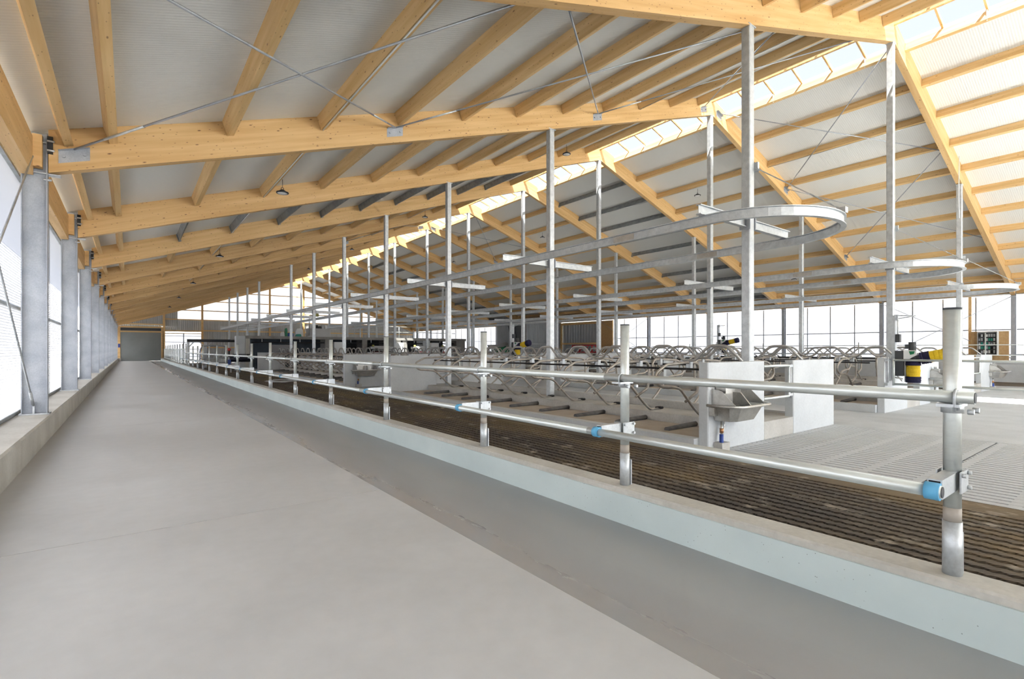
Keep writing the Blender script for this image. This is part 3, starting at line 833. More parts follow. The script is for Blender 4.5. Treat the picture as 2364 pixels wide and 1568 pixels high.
span_tubes('top_rail', XT, ZT, 0.0305, [0.58, 2.95, 8.1, 14.0, 20.0, 26.0, 32.0, 38.0, 43.8])
XLW, ZLW = 3.0, -0.663
span_tubes('lower_rail', XLW, ZLW, 0.0300, [0.648, 2.9, 8.0, 14.0, 20.0, 26.0, 32.0, 38.0, 43.8])
obj('rail_end', MB().tube([(XT, 0.577, ZT), (XT, 0.5805, ZT)], 0.0265, 16), DARKG, ff)  # dark discs paint in the shade inside the hollow rail ends
obj('rail_end', MB().tube([(XLW, 0.645, ZLW), (XLW, 0.6485, ZLW)], 0.026, 16), DARKG, ff)
for y in FP:
    cl = MB()
    cl.box(XP - 0.115, XP + 0.05, y - 0.05, y + 0.04, ZT - 0.05, ZT - 0.035)
    cl.tube([(XP, y, ZT - 0.085), (XP, y, ZT - 0.032)], 0.046, 14)
    u = [(XT + 0.036 * math.cos(a), y - 0.03, ZT + 0.036 * math.sin(a)) for a in [PI * q / 10 for q in range(11)]]
    cl.tube([(XT + 0.036, y - 0.03, ZT - 0.07)] + u + [(XT - 0.036, y - 0.03, ZT - 0.07)], 0.007, 6)
    for sx_ in (-0.06, 0.045):
        cl.tube([(XP + sx_, y - 0.07, ZT - 0.07), (XP + sx_, y - 0.095, ZT - 0.07)], 0.014, 6)
    obj('clamp', cl, GALV, ff)
    br = MB()
    br.box(XLW + 0.02, XP - 0.03, y - 0.028, y - 0.022, ZLW - 0.04, ZLW + 0.045)
    br.box(XLW + 0.02, XP - 0.03, y + 0.022, y + 0.028, ZLW - 0.04, ZLW + 0.045)
    br.box(XLW + 0.02, XP - 0.03, y - 0.028, y + 0.028, ZLW + 0.045, ZLW + 0.051)
    br.box(XP - 0.075, XP + 0.065, y - 0.05, y - 0.043, ZLW - 0.05, ZLW + 0.055)
    br.box(XP - 0.075, XP + 0.065, y + 0.043, y + 0.05, ZLW - 0.05, ZLW + 0.055)
    for a, b in ((-0.06, 0.04), (0.05, 0.04), (0.05, -0.035)):
        br.tube([(XP + a, y - 0.048, ZLW + b), (XP + a, y - 0.066, ZLW + b)], 0.011, 6)
    b_ = obj('bracket', br, GALV, ff)
    obj('blue_ring', MB().tube([(XLW, y - 0.026, ZLW), (XLW, y + 0.030, ZLW)], 0.041, 18), BLUE, b_, label='blue plastic ring holding the lower rail')

# ---- headlock fence further down
hf = thing('headlock_fence', (3.32, 57, -1.14), 'distant galvanised headlock fence with upright stubs on the kerb', 'fence')
for z in (-0.95, 0.05): obj('rail', MB().tube([(3.32, 44.2, z), (3.32, 72, z)], 0.03, 8), TUBE, hf)
y = 44.3; q = 0
while y < 72:
    obj('lock_bar', MB().tube(fillet([(3.32, y, -1.14), (3.32, y, -0.5), (3.32, y + 0.18, 0.0), (3.32, y + 0.18, 0.08)], 0.1, 2), 0.018, 6), TUBE, hf)
    if q % 4 == 0: obj('post', MB().tube([(3.38, y, -1.14), (3.38, y, 0.45)], 0.035, 8), TUBE, hf)
    y += 0.7; q += 1

# ---- stall blocks
XM = 10.35                                  # mirror line of a head-to-head double row
def mx(x, side): return x if side == 0 else 2 * XM - x
STEP = 1.262
def divider_meshes(side):
    P = [(9.83, -1.372), (9.5, -1.372), (9.27, -1.21), (8.80, -0.79), (8.62, -0.745), (8.14, -0.71), (7.99, -0.60), (8.02, -0.45), (8.34, -0.30), (9.05, -0.262),
         (9.36, -0.272), (9.46, -0.38), (9.42, -0.87), (8.98, -1.06)]
    pts = fillet([(mx(x, side), 0, z) for x, z in P], 0.075, 4)
    a = MB().tube(pts, 0.029, 8).mesh('loop_tube')
    cx_ = mx(9.12, side)
    b = MB().box(cx_ - 0.045, cx_ + 0.045, -0.05, 0.05, -0.42, -0.24).mesh('rail_clamp')
    fx = mx(9.88, side)
    c = MB().tube([(fx - 0.1, -0.0, -1.36), (fx + 0.07, 0.0, -1.36)], 0.031, 8).tube([(fx - 0.1, 0.055, -1.36), (fx + 0.07, 0.055, -1.36)], 0.031, 8).mesh('rubber_foot')
    return a, b, c
DM = [divider_meshes(0), divider_meshes(1)]
SIDE = ['facing the feed fence', 'facing the curtain wall']
ROWS = ['left', 'middle', 'right']
def divider(xo, y, side, label, group):
    t = thing('stall_divider', (mx(9.85, side) + xo, y, -1.39), label, 'stall divider', group)
    for nm, me, mt in zip(('loop_tube', 'rail_clamp', 'rubber_foot'), DM[side], (DIVM, GALV, BLACK)):
        o = obj(nm, me, mt, t, mw=Matrix.Translation((xo, y, 0)))
        o.matrix_parent_inverse = Matrix.Translation(-Vector(t.location)); o.matrix_basis = Matrix.Translation((xo, y, 0))
pipe_me = [MB().tube([(mx(9.34, s_), 0, -1.535), (mx(8.35, s_), 0, -1.565)], 0.055, 10).mesh('bed_pipe') for s_ in (0, 1)]
def stall_block(row, xo, ya, yb, y_first, n, bname, with_end=True):
    bed = thing('stall_bed', (XM + xo, (ya + yb) / 2, ZA), 'concrete stall bed with central bench, %s row, %s block' % (ROWS[row], bname), 'stall bed', 'concrete stall beds')
    obj('bench', MB().box(9.33 + xo, 2 * XM - 9.33 + xo, ya + 0.175, yb - 0.175, ZA, ZB), CONC_B, bed)
    for y0, y1 in ((ya + 0.005, ya + 0.174), (yb - 0.174, yb - 0.005)):
        obj('bench_step', MB().box(9.715 + xo, 10.925 + xo, y0, y1, ZA, ZB), CONC_B, bed)
    for s_ in (0, 1):
        a, b = sorted((mx(7.64, s_), mx(7.85, s_)))
        obj('bed_kerb', MB().box(a + xo, b + xo, ya + 0.18, yb - 0.18, ZA, -1.52), CONC_W, bed)
        a, b = sorted((mx(7.85, s_), mx(9.33, s_)))
        obj('bed_surface', MB().box(a + xo, b + xo, ya + 0.18, yb - 0.18, ZA, -1.58), SAND, bed)
        for i in range(n):
            o = obj('bed_pipe', pipe_me[s_], PIPEM, bed); o.matrix_parent_inverse = Matrix.Translation(-Vector(bed.location)); o.matrix_basis = Matrix.Translation((xo, y_first + i * STEP, 0))
    obj('spine_kerb', MB().box(XM - 0.1 + xo, XM + 0.1 + xo, ya + 1.3, yb - 0.3, ZB, ZB + 0.16), CONC_B, bed)
    for s_ in (0, 1):
        for i in range(n):
            divider(xo, y_first + i * STEP, s_, '%s bent tube divider of %s row %s block, side %s' % (ORD[i], ROWS[row], bname, SIDE[s_]), 'stall dividers')
        # wavy rail
        X0 = mx(9.1, s_) + xo
        pts = []
        for i in range(-1, n):
            yv = y_first + i * STEP
            pts += [(X0, yv + 0.14, -0.225), (X0, yv + 0.44, 0.075), (X0, yv + STEP - 0.44, 0.075), (X0, yv + STEP - 0.14, -0.225)]
        t = thing('wavy_rail', (X0, (ya + yb) / 2, -0.24), 'grey wavy neck rail of %s row %s block, side %s' % (ROWS[row], bname, SIDE[s_]), 'rail', 'wavy neck rails')
        obj('wavy_tube', MB().tube(fillet(pts, 0.10, 3), 0.029, 8), WAVEM, t)
        xb = mx(9.02, s_) + xo
        obj('neck_bar', MB().tube([(xb, y_first - 0.5, -0.395), (xb, y_first + (n - 1) * STEP + 0.5, -0.395)], 0.022, 8), BLACK, t)
    def pwall(x0, x1, y0, lab):
        obj('partition_wall', MB().prism([(x0 + 0.015, y0), (x1 - 0.015, y0), (x1, y0 + 0.015), (x1, y0 + 0.17), (x0, y0 + 0.17), (x0, y0 + 0.015)], ZA, -0.222, 'z'), CONC_W, label=lab, cat='wall', group='concrete partition walls')
    nm = ['feed side', 'curtain side']
    for y0, e in ((ya, 'near'), (yb - 0.17, 'far')):
        pwall(7.775 + xo, 9.71 + xo, y0, 'pale concrete partition, %s half, %s end of %s row %s block' % (nm[0], e, ROWS[row], bname))
        pwall(10.93 + xo, 12.98 + xo, y0, 'pale concrete partition, %s half, %s end of %s row %s block' % (nm[1], e, ROWS[row], bname))
        g = thing('gap_gate', (10.3 + xo, y0, -1.0), 'small tube gate closing the gap, %s end of %s row %s block' % (e, ROWS[row], bname), 'gate', 'small gap gates')
        yy = y0 + 0.03
        obj('gate_frame', MB().tube(fillet([(9.72 + xo, yy, -0.325), (10.80 + xo, yy, -0.325), (10.80 + xo, yy, -0.955), (9.72 + xo, yy, -0.955)], 0.04, 3), 0.028, 8), TUBE, g)
        obj('hinge_post', MB().tube([(10.885 + xo, yy, -1.0), (10.885 + xo, yy, -0.28)], 0.02, 8).box(10.80 + xo, 10.93 + xo, yy - 0.02, yy + 0.02, -0.36, -0.31).box(10.80 + xo, 10.93 + xo, yy - 0.02, yy + 0.02, -0.95, -0.9), GALV, g)
XO = [0.0, 8.60, 16.85]
for row in range(3):
    stall_block(row, XO[row], 4.75, 17.85, 5.985, 9, 'nearest')
    stall_block(row, XO[row], 22.73, 42.1, 23.95, 14, 'farther')

# ---- water troughs
def trough(xc, y, label, z=0.0):
    t = thing('water_trough', (xc, y, -1.2), label, 'water trough', 'stainless water troughs')
    m = MB()
    # tapered basin, open top
    o = [(-0.52, 0.0), (0.52, 0.0), (0.52, -0.34), (0.36, -0.46), (-0.36, -0.46), (-0.52, -0.34)]
    i_ = [(-0.40, 0.0), (0.40, 0.0), (0.38, -0.26), (0.27, -0.34), (-0.27, -0.34), (-0.38, -0.26)]
    n = len(o); b = 0
    m.v += [(xc + a, y + c - 0.004, -0.95) for a, c in o] + [(xc + a, y + c - 0.004, -1.21) for a, c in i_]
    for k in range(n):
        q = (k + 1) % n
        m.f.append((k, q, n + q, n + k)); m.sm.append(False)
    m.f.append(tuple(n + k for k in range(n))); m.sm.append(False)
    obj('basin', m, STAIN, t)
    obj('water', MB().quad([(xc + a * 0.95, y - 0.006 + c * 0.95, -1.0) for a, c in o]), plain('trough_water', (0.12, 0.14, 0.14), 0.08) if 'trough_water' not in MATS else MATS['trough_water'], t)
    g = fillet([(xc - 0.62, y, -0.94), (xc - 0.62, y - 0.42, -0.94), (xc - 0.42, y - 0.56, -0.94), (xc + 0.42, y - 0.56, -0.94), (xc + 0.62, y - 0.42, -0.94), (xc + 0.62, y, -0.94)], 0.06, 3)
    obj('guard_rail', MB().tube(g, 0.024, 8), STAIN, t)
    for sg in (-1, 1):
        x0 = xc + sg * 0.47
        obj('side_plate', MB().prism([(y, -0.94), (y - 0.44, -0.94), (y - 0.18, -0.70), (y, -0.66)], x0 - 0.006, x0 + 0.006, 'x'), STAIN, t)
    obj('back_plate', MB().prism([(xc - 0.47, -0.95), (xc + 0.47, -0.95), (xc + 0.47, -0.70), (xc - 0.47, -0.70)], y - 0.012, y - 0.002, 'y'), STAIN, t)
    obj('float_box', MB().box(xc - 0.38, xc - 0.2, y - 0.2, y - 0.02, -0.74, -0.62).box(xc - 0.32, xc - 0.24, y - 0.14, y - 0.06, -0.62, -0.55), STAIN, t)
    obj('float_cover', MB().prism([(y - 0.1, -0.95), (y - 0.42, -0.95), (y - 0.24, -0.74), (y - 0.1, -0.74)], xc + 0.02, xc + 0.05, 'x'), STAIN, t)
    obj('supply_pipe', MB().tube([(xc - 0.32, y - 0.09, -1.62), (xc - 0.32, y - 0.09, -1.2)], 0.022, 8).tube(fillet([(xc - 0.24, y - 0.09, -1.18), (xc - 0.24, y - 0.09, -1.36), (xc - 0.30, y - 0.09, -1.44)], 0.04, 3), 0.012, 6), STAIN, t)
    obj('pipe_sleeve', MB().tube([(xc - 0.34, y - 0.10, -1.68), (xc - 0.34, y - 0.10, -1.44)], 0.035, 8), COBALT, t)
    obj('pipe_joint', MB().tube([(xc - 0.32, y - 0.09, -1.42), (xc - 0.32, y - 0.09, -1.34)], 0.034, 8), COPPER, t)
    obj('pipe_footing', MB().box(xc - 0.42, xc - 0.18, y - 0.16, y - 0.003, ZA, -1.58), CONC_B, t)
    obj('mount_bracket', MB().box(xc - 0.56, xc - 0.46, y - 0.1, y - 0.003, -1.12, -0.98).box(xc + 0.44, xc + 0.54, y - 0.1, y - 0.003, -1.12, -0.98), STAIN, t)
trough(8.36, 4.75, 'stainless water trough on the nearest partition wall behind the feed fence')
trough(12.45 + XO[1], 4.75, 'stainless water trough on wall behind the cow brush')
trough(12.3 + XO[2] + 0.6, 4.75, 'stainless water trough near the open electrical cabinet')
trough(8.7, 22.73, 'small distant stainless water trough on second stall block wall')

# ---- cow brushes
def bristle(mb_pts, r, seed, n=22):
    """ragged brush cylinder between two points, radius wobble per ring"""
    rnd = random.Random(seed)
    a, b = Vector(mb_pts[0]), Vector(mb_pts[1])
    m = MB(); k = 14
    pts = [a.lerp(b, i / k) for i in range(k + 1)]
    m.tube(pts, [r * (0.94 + 0.1 * rnd.random()) for _ in pts], n)
    for f in range(len(m.sm)): m.sm[f] = False
    t = (b - a).normalized(); u = t.orthogonal().normalized(); v = t.cross(u)
    for i in range(260):
        q = rnd.random(); an = rnd.random() * 2 * PI
        d = u * math.cos(an) + v * math.sin(an)
        p = a.lerp(b, q) + d * r * 0.93; e = a.lerp(b, q) + d * r * 1.06 + t * (rnd.random() - 0.5) * 0.03
        sd = t.cross(d) * 0.006
        m.quad([p - sd, p + sd, e])
    return m
def cow_brush(x0, y0, zc, label, foot=None):
    """out = distance from the mounting face towards -y, zc = middle of the upright brush"""
    class LB(MB):
        def mesh(s_, name):
            s_.v = [(x0 + b, y0 - a, zc + c) for a, b, c in s_.v]
            s_.f = [tuple(reversed(f)) for f in s_.f]
            return MB.mesh(s_, name)
    t = thing('cow_brush', (x0, y0 - 0.5, zc - 0.35), label, 'cow brush', 'yellow and navy cow brushes')
    def lb(m): n = LB(); n.v, n.f, n.sm = m.v, m.f, m.sm; return n
    def sect(nm, a, b, r, sd):
        for i, (f0, f1, mt) in enumerate(((0.0, 0.26, NAVY), (0.26, 0.74, YELLOW), (0.74, 1.0, NAVY))):
            A, B = Vector(a), Vector(b)
            obj(nm, lb(bristle((A.lerp(B, f0), A.lerp(B, f1)), r * (1.08 if i != 1 else 1.0), sd + i)), mt, t)
    sect('upright_brush', (0.50, 0, 0.31), (0.50, 0, -0.31), 0.155, 3)
    sect('tilted_brush', (0.66, 0, 0.34), (1.42, 0.1, 0.52), 0.15, 9)
    obj('gear_neck', LB().tube([(0.50, 0, 0.30), (0.50, 0, 0.42)], 0.10, 14).tube([(0.50, 0, 0.38), (0.70, 0, 0.35)], 0.075, 12), DARKG, t)
    obj('motor', LB().tube([(0.48, 0, 0.56), (0.48, 0, 0.78)], 0.085, 14).box(0.33, 0.42, -0.06, 0.06, 0.60, 0.72), DARKG, t)
    obj('arm_cover', LB().prism([(0.32, 0.28), (0.38, 0.28), (0.60, 0.43), (0.60, 0.55), (0.32, 0.57)], -0.14, 0.14, 'y'), WHITE, t)
    obj('green_badge', LB().prism([(0.44, 0.535), (0.57, 0.535), (0.55, 0.46), (0.47, 0.44)], -0.148, -0.142, 'y'), GREEN, t)
    obj('dark_panel', LB().box(0.12, 0.31, -0.12, 0.1, -0.14, 0.55), DARKG, t)
    obj('mast', LB().box(0.04, 0.115, -0.08, 0.08, (foot - zc) if foot is not None else -0.28, 1.52), GALV, t)
    obj('mount_plate', LB().box(0.0, 0.04, -0.16, 0.16, -0.28, 0.3).box(0.0, 0.04, -0.16, 0.16, 0.32, 0.38), GALV, t)
    obj('side_strut', LB().box(0.315, 0.345, -0.04, 0.04, -0.3, 0.3), WHITE, t)
    obj('mast_foot', LB().tube([(0.08, -0.1, -0.18), (0.3, -0.1, -0.22)], 0.018, 6).tube([(0.16, -0.1, -0.12), (0.28, -0.1, -0.28)], 0.014, 6), STAIN, t)
    obj('switch_box', LB().box(0.13, 0.22, -0.09, 0.06, 0.78, 1.0), DARKG, t)
    obj('cable_tube', LB().tube([(0.16, 0, 1.0), (0.16, 0, 1.42)], 0.02, 8), WHITE, t)
    obj('hook_arm', LB().tube([(0.1, 0, 1.52), (0.55, 0, 1.49)], 0.012, 6).tube([(0.1, 0, 1.42), (0.55, 0, 1.49)], 0.012, 6).box(0.09, 0.17, -0.05, 0.05, 1.38, 1.54), GALV, t)
cow_brush(16.85, 4.745, -0.58, 'big yellow and navy cow brush beside the square post near feed fence')
cow_brush(16.9, 22.2, -0.15, 'distant yellow and navy cow brush among the stall dividers', ZA)
cow_brush(31.2, 18.4, 0.1, 'small yellow and navy cow brush before the white curtain', ZA)

# ---- long swing gate
gt = thing('swing_gate', (16.55, 3.0, -1.0), 'long galvanised two rail gate across the crossing', 'gate')
for z in (-0.285, -0.94): obj('gate_rail', MB().tube([(16.55, 4.6, z), (16.55, 0.35, z)], 0.03, 8), TUBE, gt)
for y in (4.6, 0.4): obj('gate_upright', MB().tube([(16.55, y, -0.98), (16.55, y, -0.25)], 0.03, 8), TUBE, gt)
obj('gate_hinge', MB().tube([(16.45, 4.70, -0.95), (16.45, 4.70, -0.2)], 0.022, 8).box(16.36, 16.5, 4.68, 4.75, -0.32, -0.25).box(16.36, 16.5, 4.68, 4.75, -0.98, -0.90), GALV, gt)

# ---- electrical cabinet on its board
bd = obj('plywood_panel', MB().box(37.72, 37.78, 5.35, 6.9, -0.62, 1.0), PLY, label='square plywood panel behind the open electrical cabinet', cat='panel')
cb = thing('electrical_cabinet', (37.6, 6.1, -0.25), 'open grey electrical cabinet full of wiring on plywood', 'cabinet')
obj('back_box', MB().box(37.58, 37.72, 5.75, 6.6, -0.3, 0.98), WHITE, cb)
obj('inner_panel', MB().box(37.56, 37.58, 5.82, 6.56, -0.26, 0.94), DARKG, cb)
for r in range(5):
    for q in range(7):
        c = random.choice([WHITE, CORR_B, GALV, BLACK, TEAL])
        obj('breaker', MB().box(37.52, 37.56, 5.86 + q * 0.1, 5.93 + q * 0.1, -0.2 + r * 0.225, -0.07 + r * 0.225 + random.random() * 0.04), c, cb)
obj('cabinet_door', MB().box(37.22, 37.58, 5.72, 5.75, -0.3, 0.98), WHITE, cb)
pl = thing('tube_railing', (35.5, 6, -0.9), 'thin galvanised tube railing in front of the curtain', 'railing')
for z in (0.25, -0.3): obj('rail', MB().tube([(36.6, 1.0, z), (36.6, 30, z)], 0.022, 6), TUBE, pl)
for y in (6.1, 12, 18, 24): obj('upright', MB().tube([(36.6, y, ZA), (36.6, y, 0.45 if y > 7 else 0.9)], 0.03, 8), TUBE, pl)
bk = thing('feed_barrier', (34.5, 6, ZA), 'low concrete manger wall near the curtain wall', 'wall', kind='structure')
obj('manger_wall', MB().box(36.9, 37.3, YN, 30, ZA, -0.78), CONC_W, bk)

# ---- milking block
mbk = thing('milking_block', (19, 50, ZA), 'flat roofed concrete milking room with dark openings', 'room')
YM, YMB = 47.2, 55.5
X0, X1 = 7.85, 29.6
obj('roof_slab', MB().box(X0, X1, YM, YMB, 0.93, 1.17), CONC_D, mbk)
obj('end_wall', MB().box(7.15, 7.84, YM + 0.3, YM + 1.0, ZA, 1.15), CONC_W, mbk)
obj('corner_pillar', MB().box(7.85, 8.15, YM + 0.02, YM + 0.3, ZA, 0.93), CONC_K, mbk)
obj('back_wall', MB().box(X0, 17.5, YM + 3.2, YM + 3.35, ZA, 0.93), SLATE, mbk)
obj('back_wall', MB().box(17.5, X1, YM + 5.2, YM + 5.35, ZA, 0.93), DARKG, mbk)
obj('wall_window', MB().box(10.4, 12.4, YM + 3.1, YM + 3.19, -0.5, 0.45), plain('dark_glass', (0.05, 0.02, 0.015), 0.2), mbk)
obj('bright_window', MB().box(16.0, 17.3, YM + 3.12, YM + 3.19, -0.7, 0.35), CURTAIN, mbk)
for x0, x1 in ((14.4, 15.0), (17.9, 18.4), (20.2, 21.9), (22.1, 22.6), (24.4, 25.2), (28.4, 29.5)):
    obj('pier', MB().box(x0, x1, YM + 0.1, YM + 1.6, ZA, 0.93), CONC_D if x0 != 24.4 else CONC_W, mbk)
for x in (9.1, 10.6, 12.2, 13.4, 16.8, 18.8, 23.4, 26.4): obj('hanger', MB().tube([(x, YM + 0.15, 0.93), (x, YM + 0.15, 0.66)], 0.03, 6), WHITE, mbk)
obj('service_tube', MB().tube([(8.3, YM + 0.3, 0.62), (28.2, YM + 0.3, 0.62)], 0.05, 8), BLACK, mbk)
for x, lab in ((15.6, 'white cabinet under the milking room roof beside the bright window'), (21.6, 'white wall cabinet on the middle concrete pier of milking room'), (25.6, 'tall white cabinet under the right part of milking room roof')):
    t = thing('white_cabinet', (x, YM + 0.05, -1.0), lab, 'cabinet')
    obj('body', MB().box(x - 0.45, x + 0.45, YM - 0.25, YM + 0.09, -0.3, 0.7), WHITE, t)
    obj('lower_box', MB().box(x - 0.35, x + 0.25, YM - 0.2, YM + 0.09, ZA, -0.32), WHITE, t)
    obj('handle', MB().box(x + 0.3, x + 0.34, YM - 0.28, YM - 0.25, 0.0, 0.3), DARKG, t)
for x, lab in ((19.6, 'milking robot with red panels, nearer the middle pier'), (24.0, 'milking robot with red panels between white cabinets'), (27.2, 'milking robot with red panels at the right end')):
    t = thing('milking_robot', (x, YM - 0.6, ZA), lab, 'milking robot', 'milking robots')
    obj('frame', MB().tube(fillet([(x - 1.1, YM - 0.9, ZA), (x - 1.1, YM - 0.9, -0.05), (x + 1.1, YM - 0.9, -0.05), (x + 1.1, YM - 0.9, ZA)], 0.15, 3), 0.04, 8), GALV, t)
    for q, (a, b) in enumerate(((-1.0, -0.2), (0.0, 0.9))):
        obj('red_panel', MB().box(x + a, x + b, YM - 0.86, YM - 0.8, -0.62, -0.22), RED, t)
    obj('top_beam', MB().box(x - 1.2, x + 1.2, YM - 0.8, YM - 0.3, 0.05, 0.28).box(x - 0.8, x + 0.8, YM - 0.7, YM - 0.35, 0.28, 0.36), CORR, t)
    obj('arm', MB().box(x - 0.5, x + 0.6, YM - 0.7, YM - 0.4, -1.3, -0.9), DARKG, t)
    obj('lamp_unit', MB().lathe([(0.0, 0), (0.12, 0.02), (0.12, 0.16), (0, 0.2)], (x - 0.9, YM - 0.6, 0.28), 10), OLIVE, t)
# on the roof slab
rr = thing('roof_railing', (20, YM + 0.4, 1.17), 'galvanised railing along the top of the milking room', 'railing')
for x in (17.2, 19.4, 21.8, 24.0, 26.2, 28.4): obj('upright', MB().tube([(x, YM + 0.3, 1.17), (x, YM + 0.3, 2.3)], 0.03, 6), TUBE, rr)
for z in (1.75, 2.3): obj('rail', MB().tube([(17.2, YM + 0.3, z), (28.4, YM + 0.3, z)], 0.028, 6), TUBE, rr)
b = thing('storage_bin', (13.6, YM + 1.0, 1.17), 'grey open bin of odd parts on the milking room roof', 'bin')
obj('bin_body', MB().box(13.1, 15.0, YM + 0.6, YM + 1.6, 1.18, 1.95), CORR, b)
for q in range(6):
    obj('odd_part', MB().box(13.2 + q * 0.28, 13.4 + q * 0.28, YM + 0.8, YM + 1.1, 1.9, 2.1 + 0.2 * random.random()), random.choice([WHITE, BLACK, CORR]), b)
for x, wd, ht, mt, lab in ((11.15, 0.2, 0.75, GREEN, 'upright green box on the milking room roof'), (11.5, 0.5, 0.35, COBALT, 'cobalt blue box on the milking room roof'), (12.25, 0.7, 0.75, WHITE, 'white bagged goods on the milking room roof'), (12.1, 0.45, 0.22, TEAL, 'flat teal tray before white bagged goods'), (10.85, 0.3, 0.4, WHITE, 'small white canister beside the upright green box')):
    yy = YM + (0.5 if mt is not TEAL else 0.1)
    z0 = 1.172
    obj('roof_goods', MB().prism([(x - wd / 2, z0), (x + wd / 2, z0), (x + wd / 2 * 0.85, z0 + ht * 0.8), (x + wd * 0.2, z0 + ht), (x - wd * 0.3, z0 + ht * 0.95), (x - wd / 2 * 0.9, z0 + ht * 0.6)], yy, yy + 0.35, 'y'), mt, label=lab, cat='box')
hp = thing('hooped_pipe', (13.2, YM + 0.3, 1.17), 'tall bent metal pipe standing on the milking room roof', 'pipe')
obj('hoop', MB().tube(fillet([(13.05, YM + 0.3, 1.17), (13.05, YM + 0.3, 3.1), (13.35, YM + 0.3, 3.1), (13.35, YM + 0.3, 1.17)], 0.14, 5), 0.04, 8), STAIN, hp)
obj('foot', MB().box(12.9, 13.5, YM + 0.2, YM + 0.4, 1.17, 1.22), GALV, hp)
obj('track_lamp', MB().lathe([(0, 0), (0.14, 0.03), (0.16, 0.15), (0.1, 0.3), (0, 0.32)], (13.75, YM + 0.3, 3.0), 12).tube([(13.75, YM + 0.3, 3.3), (13.75, YM + 0.3, 3.5), (13.36, YM + 0.3, 3.0)], 0.012, 5), OLIVE, label='round olive lamp beside the tall bent pipe', cat='lamp')

# ---- grey lean-to and its dark chute on the right
sb = thing('lean_to', (34, 44, ZA), 'blue grey corrugated lean-to beside the curtain wall', 'shed')
def corr_wall(nm, x0, y0, x1, y1, z0, z1, mt, parent, pitch=0.2):
    a = Vector((x0, y0)); b = Vector((x1, y1)); d = (b - a); n = Vector((d.y, -d.x)).normalized(); q = max(4, int(d.length / pitch) * 4)
    m = MB()
    P = [a.lerp(b, i / q) + n * (0.04 if i % 4 in (1, 2) else 0) for i in range(q + 1)]
    for i in range(q): m.quad([(P[i].x, P[i].y, z0), (P[i + 1].x, P[i + 1].y, z0), (P[i + 1].x, P[i + 1].y, z1), (P[i].x, P[i].y, z1)])
    obj(nm, m, mt, parent)
corr_wall('side_sheet', 33.6, 41.6, 37.8, 41.6, ZA, 3.1, CORR_B, sb)
corr_wall('front_sheet', 33.6, 41.6, 33.6, 47.0, ZA, 3.1, CORR_B, sb)
obj('corner_post', MB().box(33.5, 33.66, 41.5, 41.66, ZA, 3.2), GALV_D, sb)
obj('rail', MB().box(33.6, 37.8, 41.52, 41.57, 0.55, 0.68), GALV, sb)
obj('lid', MB().box(33.4, 37.8, 41.4, 47.0, 3.1, 3.2), CORR_B, sb)
chu = thing('chute', (33, 42, 0), 'dark steel chute with strut at the lean-to corner', 'chute')
obj('hopper', MB().prism([(31.9, 2.5), (33.4, 2.5), (33.4, 0.3), (32.5, 0.3)], 41.4, 42.6, 'y'), DARKG, chu)
obj('strut', MB().tube([(33.3, 41.3, 2.6), (33.35, 41.3, -1.7)], 0.06, 8), STAIN, chu)
obj('feeder_beam', MB().box(22.5, 33.5, 42.0, 42.3, 2.75, 3.0), CORR_B, chu)

# ---- far-right odds
rg = thing('red_frame', (34.5, 32, -0.3), 'red tube frame machine in front of corrugated bay', 'frame')
for z in (-0.25, 0.42): obj('rail', MB().tube([(35.5, 33.0, z), (35.5, 36.6, z)], 0.05, 6), RED, rg)
for y in (33.0, 33.4, 33.9, 35.6, 36.6): obj('upright', MB().tube([(35.5, y, -0.25), (35.5, y, 0.42)], 0.05, 6), RED, rg)
for y in (34.3, 35.0): obj('slanting_bar', MB().tube([(35.5, y, 0.42), (35.5, y + 0.6, -0.25)], 0.035, 6), RED, rg)
for y in (33.2, 36.3): obj('leg', MB().tube([(35.5, y, -0.25), (35.5, y, ZA)], 0.05, 6), RED, rg)
gm = thing('green_machine', (31.5, 42, -1.0), 'green rounded machine with grey arm beyond the stalls', 'machine')
class SH(MB):
    def mesh(s, name):
        s.v = [(a + 3.3, b + 5.2, c) for a, b, c in s.v]
        return MB.mesh(s, name)
obj('drum', SH().tube([(29.2, 38.6, -0.35), (29.2, 39.4, -0.35)], 0.62, 18), GREEN, gm)
obj('hood', SH().prism([(28.3, -0.6), (30.3, -0.6), (30.2, 0.1), (29.7, 0.4), (29.0, 0.3), (28.5, 0.0)], 39.4, 40.2, 'y'), GREEN, gm)
obj('arm', SH().prism([(27.3, 0.2), (29.2, 0.3), (29.8, 0.62), (29.5, 0.8), (28.6, 0.55), (27.2, 0.5)], 38.9, 39.2, 'y'), CORR, gm)
obj('wheel', SH().tube([(29.9, 38.7, -1.33), (29.9, 39.0, -1.33)], 0.4, 14), BLACK, gm)
obj('wheel', SH().tube([(28.6, 38.7, -1.33), (28.6, 39.0, -1.33)], 0.4, 14), BLACK, gm)
obj('chassis', SH().box(28.2, 30.3, 38.8, 40.1, -1.2, -0.55), DARKG, gm)

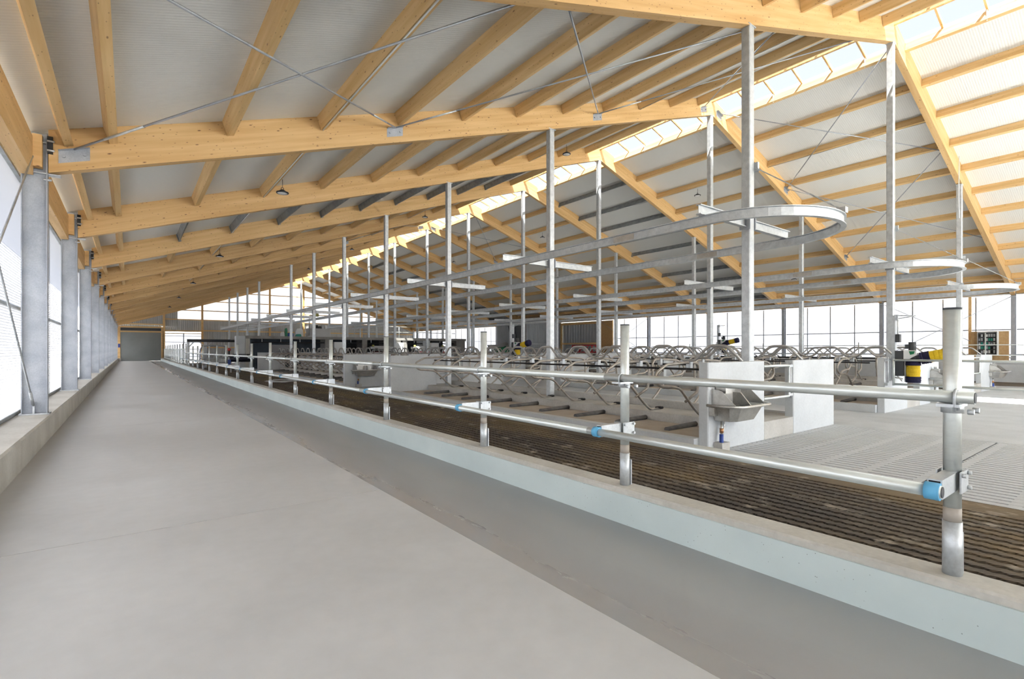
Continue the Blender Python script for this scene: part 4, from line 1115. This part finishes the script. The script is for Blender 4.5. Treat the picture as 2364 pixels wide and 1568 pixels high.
# ---- portal frame and handling gear at the far left
pt = thing('portal_frame', (5.5, 60, ZA), 'grey portal frame with knee braces over the far alley', 'frame')
YP = 56.0
obj('beam', MB().box(4.35, 9.1, YP - 0.1, YP + 0.1, 0.72, 0.98), DARKG, pt)
for x in (4.45, 5.85):
    obj('leg', MB().box(x - 0.1, x + 0.1, YP - 0.1, YP + 0.1, ZA, 0.72), GALV, pt)
for a, b in (((4.5, 0.25), (4.9, 0.72)), ((5.8, 0.25), (5.35, 0.72)), ((5.9, 0.25), (6.35, 0.72))):
    obj('knee_brace', MB().bar((a[0], YP, a[1]), (b[0], YP, b[1]), 0.08, 0.08, up=(0, 1, 0)), GALV, pt)
hg = thing('hoop_gate', (6.3, 54, ZA), 'grey hooped tube gate beneath the portal frame', 'gate')
obj('hoop', MB().tube(fillet([(5.2, 54, ZA), (5.2, 54, 0.35), (7.4, 54, 0.35), (7.4, 54, ZA)], 0.6, 5), 0.06, 8), GALV_D, hg)
for z in (-1.2, -0.8, -0.4): obj('rail', MB().tube([(5.2, 54, z), (7.4, 54, z)], 0.04, 6), GALV, hg)
pd = thing('padded_bar', (6.8, 42.6, ZA), 'black padded horizontal drum on legs near milking room corner', 'machine')
obj('drum', MB().tube([(6.0, 42.8, -0.72), (7.5, 42.8, -0.72)], 0.22, 14), plain('midnight_vinyl', (0.006, 0.007, 0.018), 0.5), pd)
obj('top_board', MB().box(6.2, 7.5, 42.6, 43.0, -0.40, -0.34).box(6.3, 6.4, 42.75, 42.85, -0.55, -0.40).box(7.2, 7.3, 42.75, 42.85, -0.55, -0.40), BLACK, pd)
for x in (6.1, 6.7, 7.4): obj('leg', MB().tube([(x, 42.8, ZA), (x, 42.8, -0.9)], 0.06, 8), CONC_W, pd)
obj('red_ball', MB().lathe([(0, -0.13), (0.09, -0.09), (0.13, 0), (0.09, 0.09), (0, 0.13)], (5.95, 42.6, 0.0), 14), plain('signal_red', (0.4, 0.03, 0.02), 0.4), pd)
obj('ball_stem', MB().tube([(5.95, 42.6, -0.1), (5.95, 42.6, -0.55)], 0.05, 8), BLACK, pd)
obj('blue_box', MB().box(5.85, 6.05, 42.45, 42.55, -1.1, -0.75), COBALT, pd)
wt = thing('wire_coil', (6.9, 28.5, ZA), 'loose tangle of pale wire on the brown mat floor', 'wire')
rnd = random.Random(5); pts = []
for q in range(60):
    a = q * 0.9; r = 0.25 + 0.25 * rnd.random()
    pts.append((6.6 + r * 2.0 * math.cos(a), 29.0 + r * 2.6 * math.sin(a), ZA + 0.03 + 0.05 * rnd.random()))
obj('strand', MB().tube(pts, 0.012, 5), WHITE, wt)
# ceiling cable hanging by the right rafter
obj('hanging_cable', MB().tube([(24.6, F(0) - 0.4, 7.2), (24.55, F(0) - 0.4, 6.3), (24.8, F(0) - 0.35, 5.6), (24.62, F(0) - 0.4, 4.9)], 0.012, 5), WHITE, label='thin white cable hanging beside the right rafter', cat='cable')

# ---------------------------------------------------------------- lift everything from eye level to the floor datum
for o in list(SC.objects):
    if o.parent is None: o.location.z += H
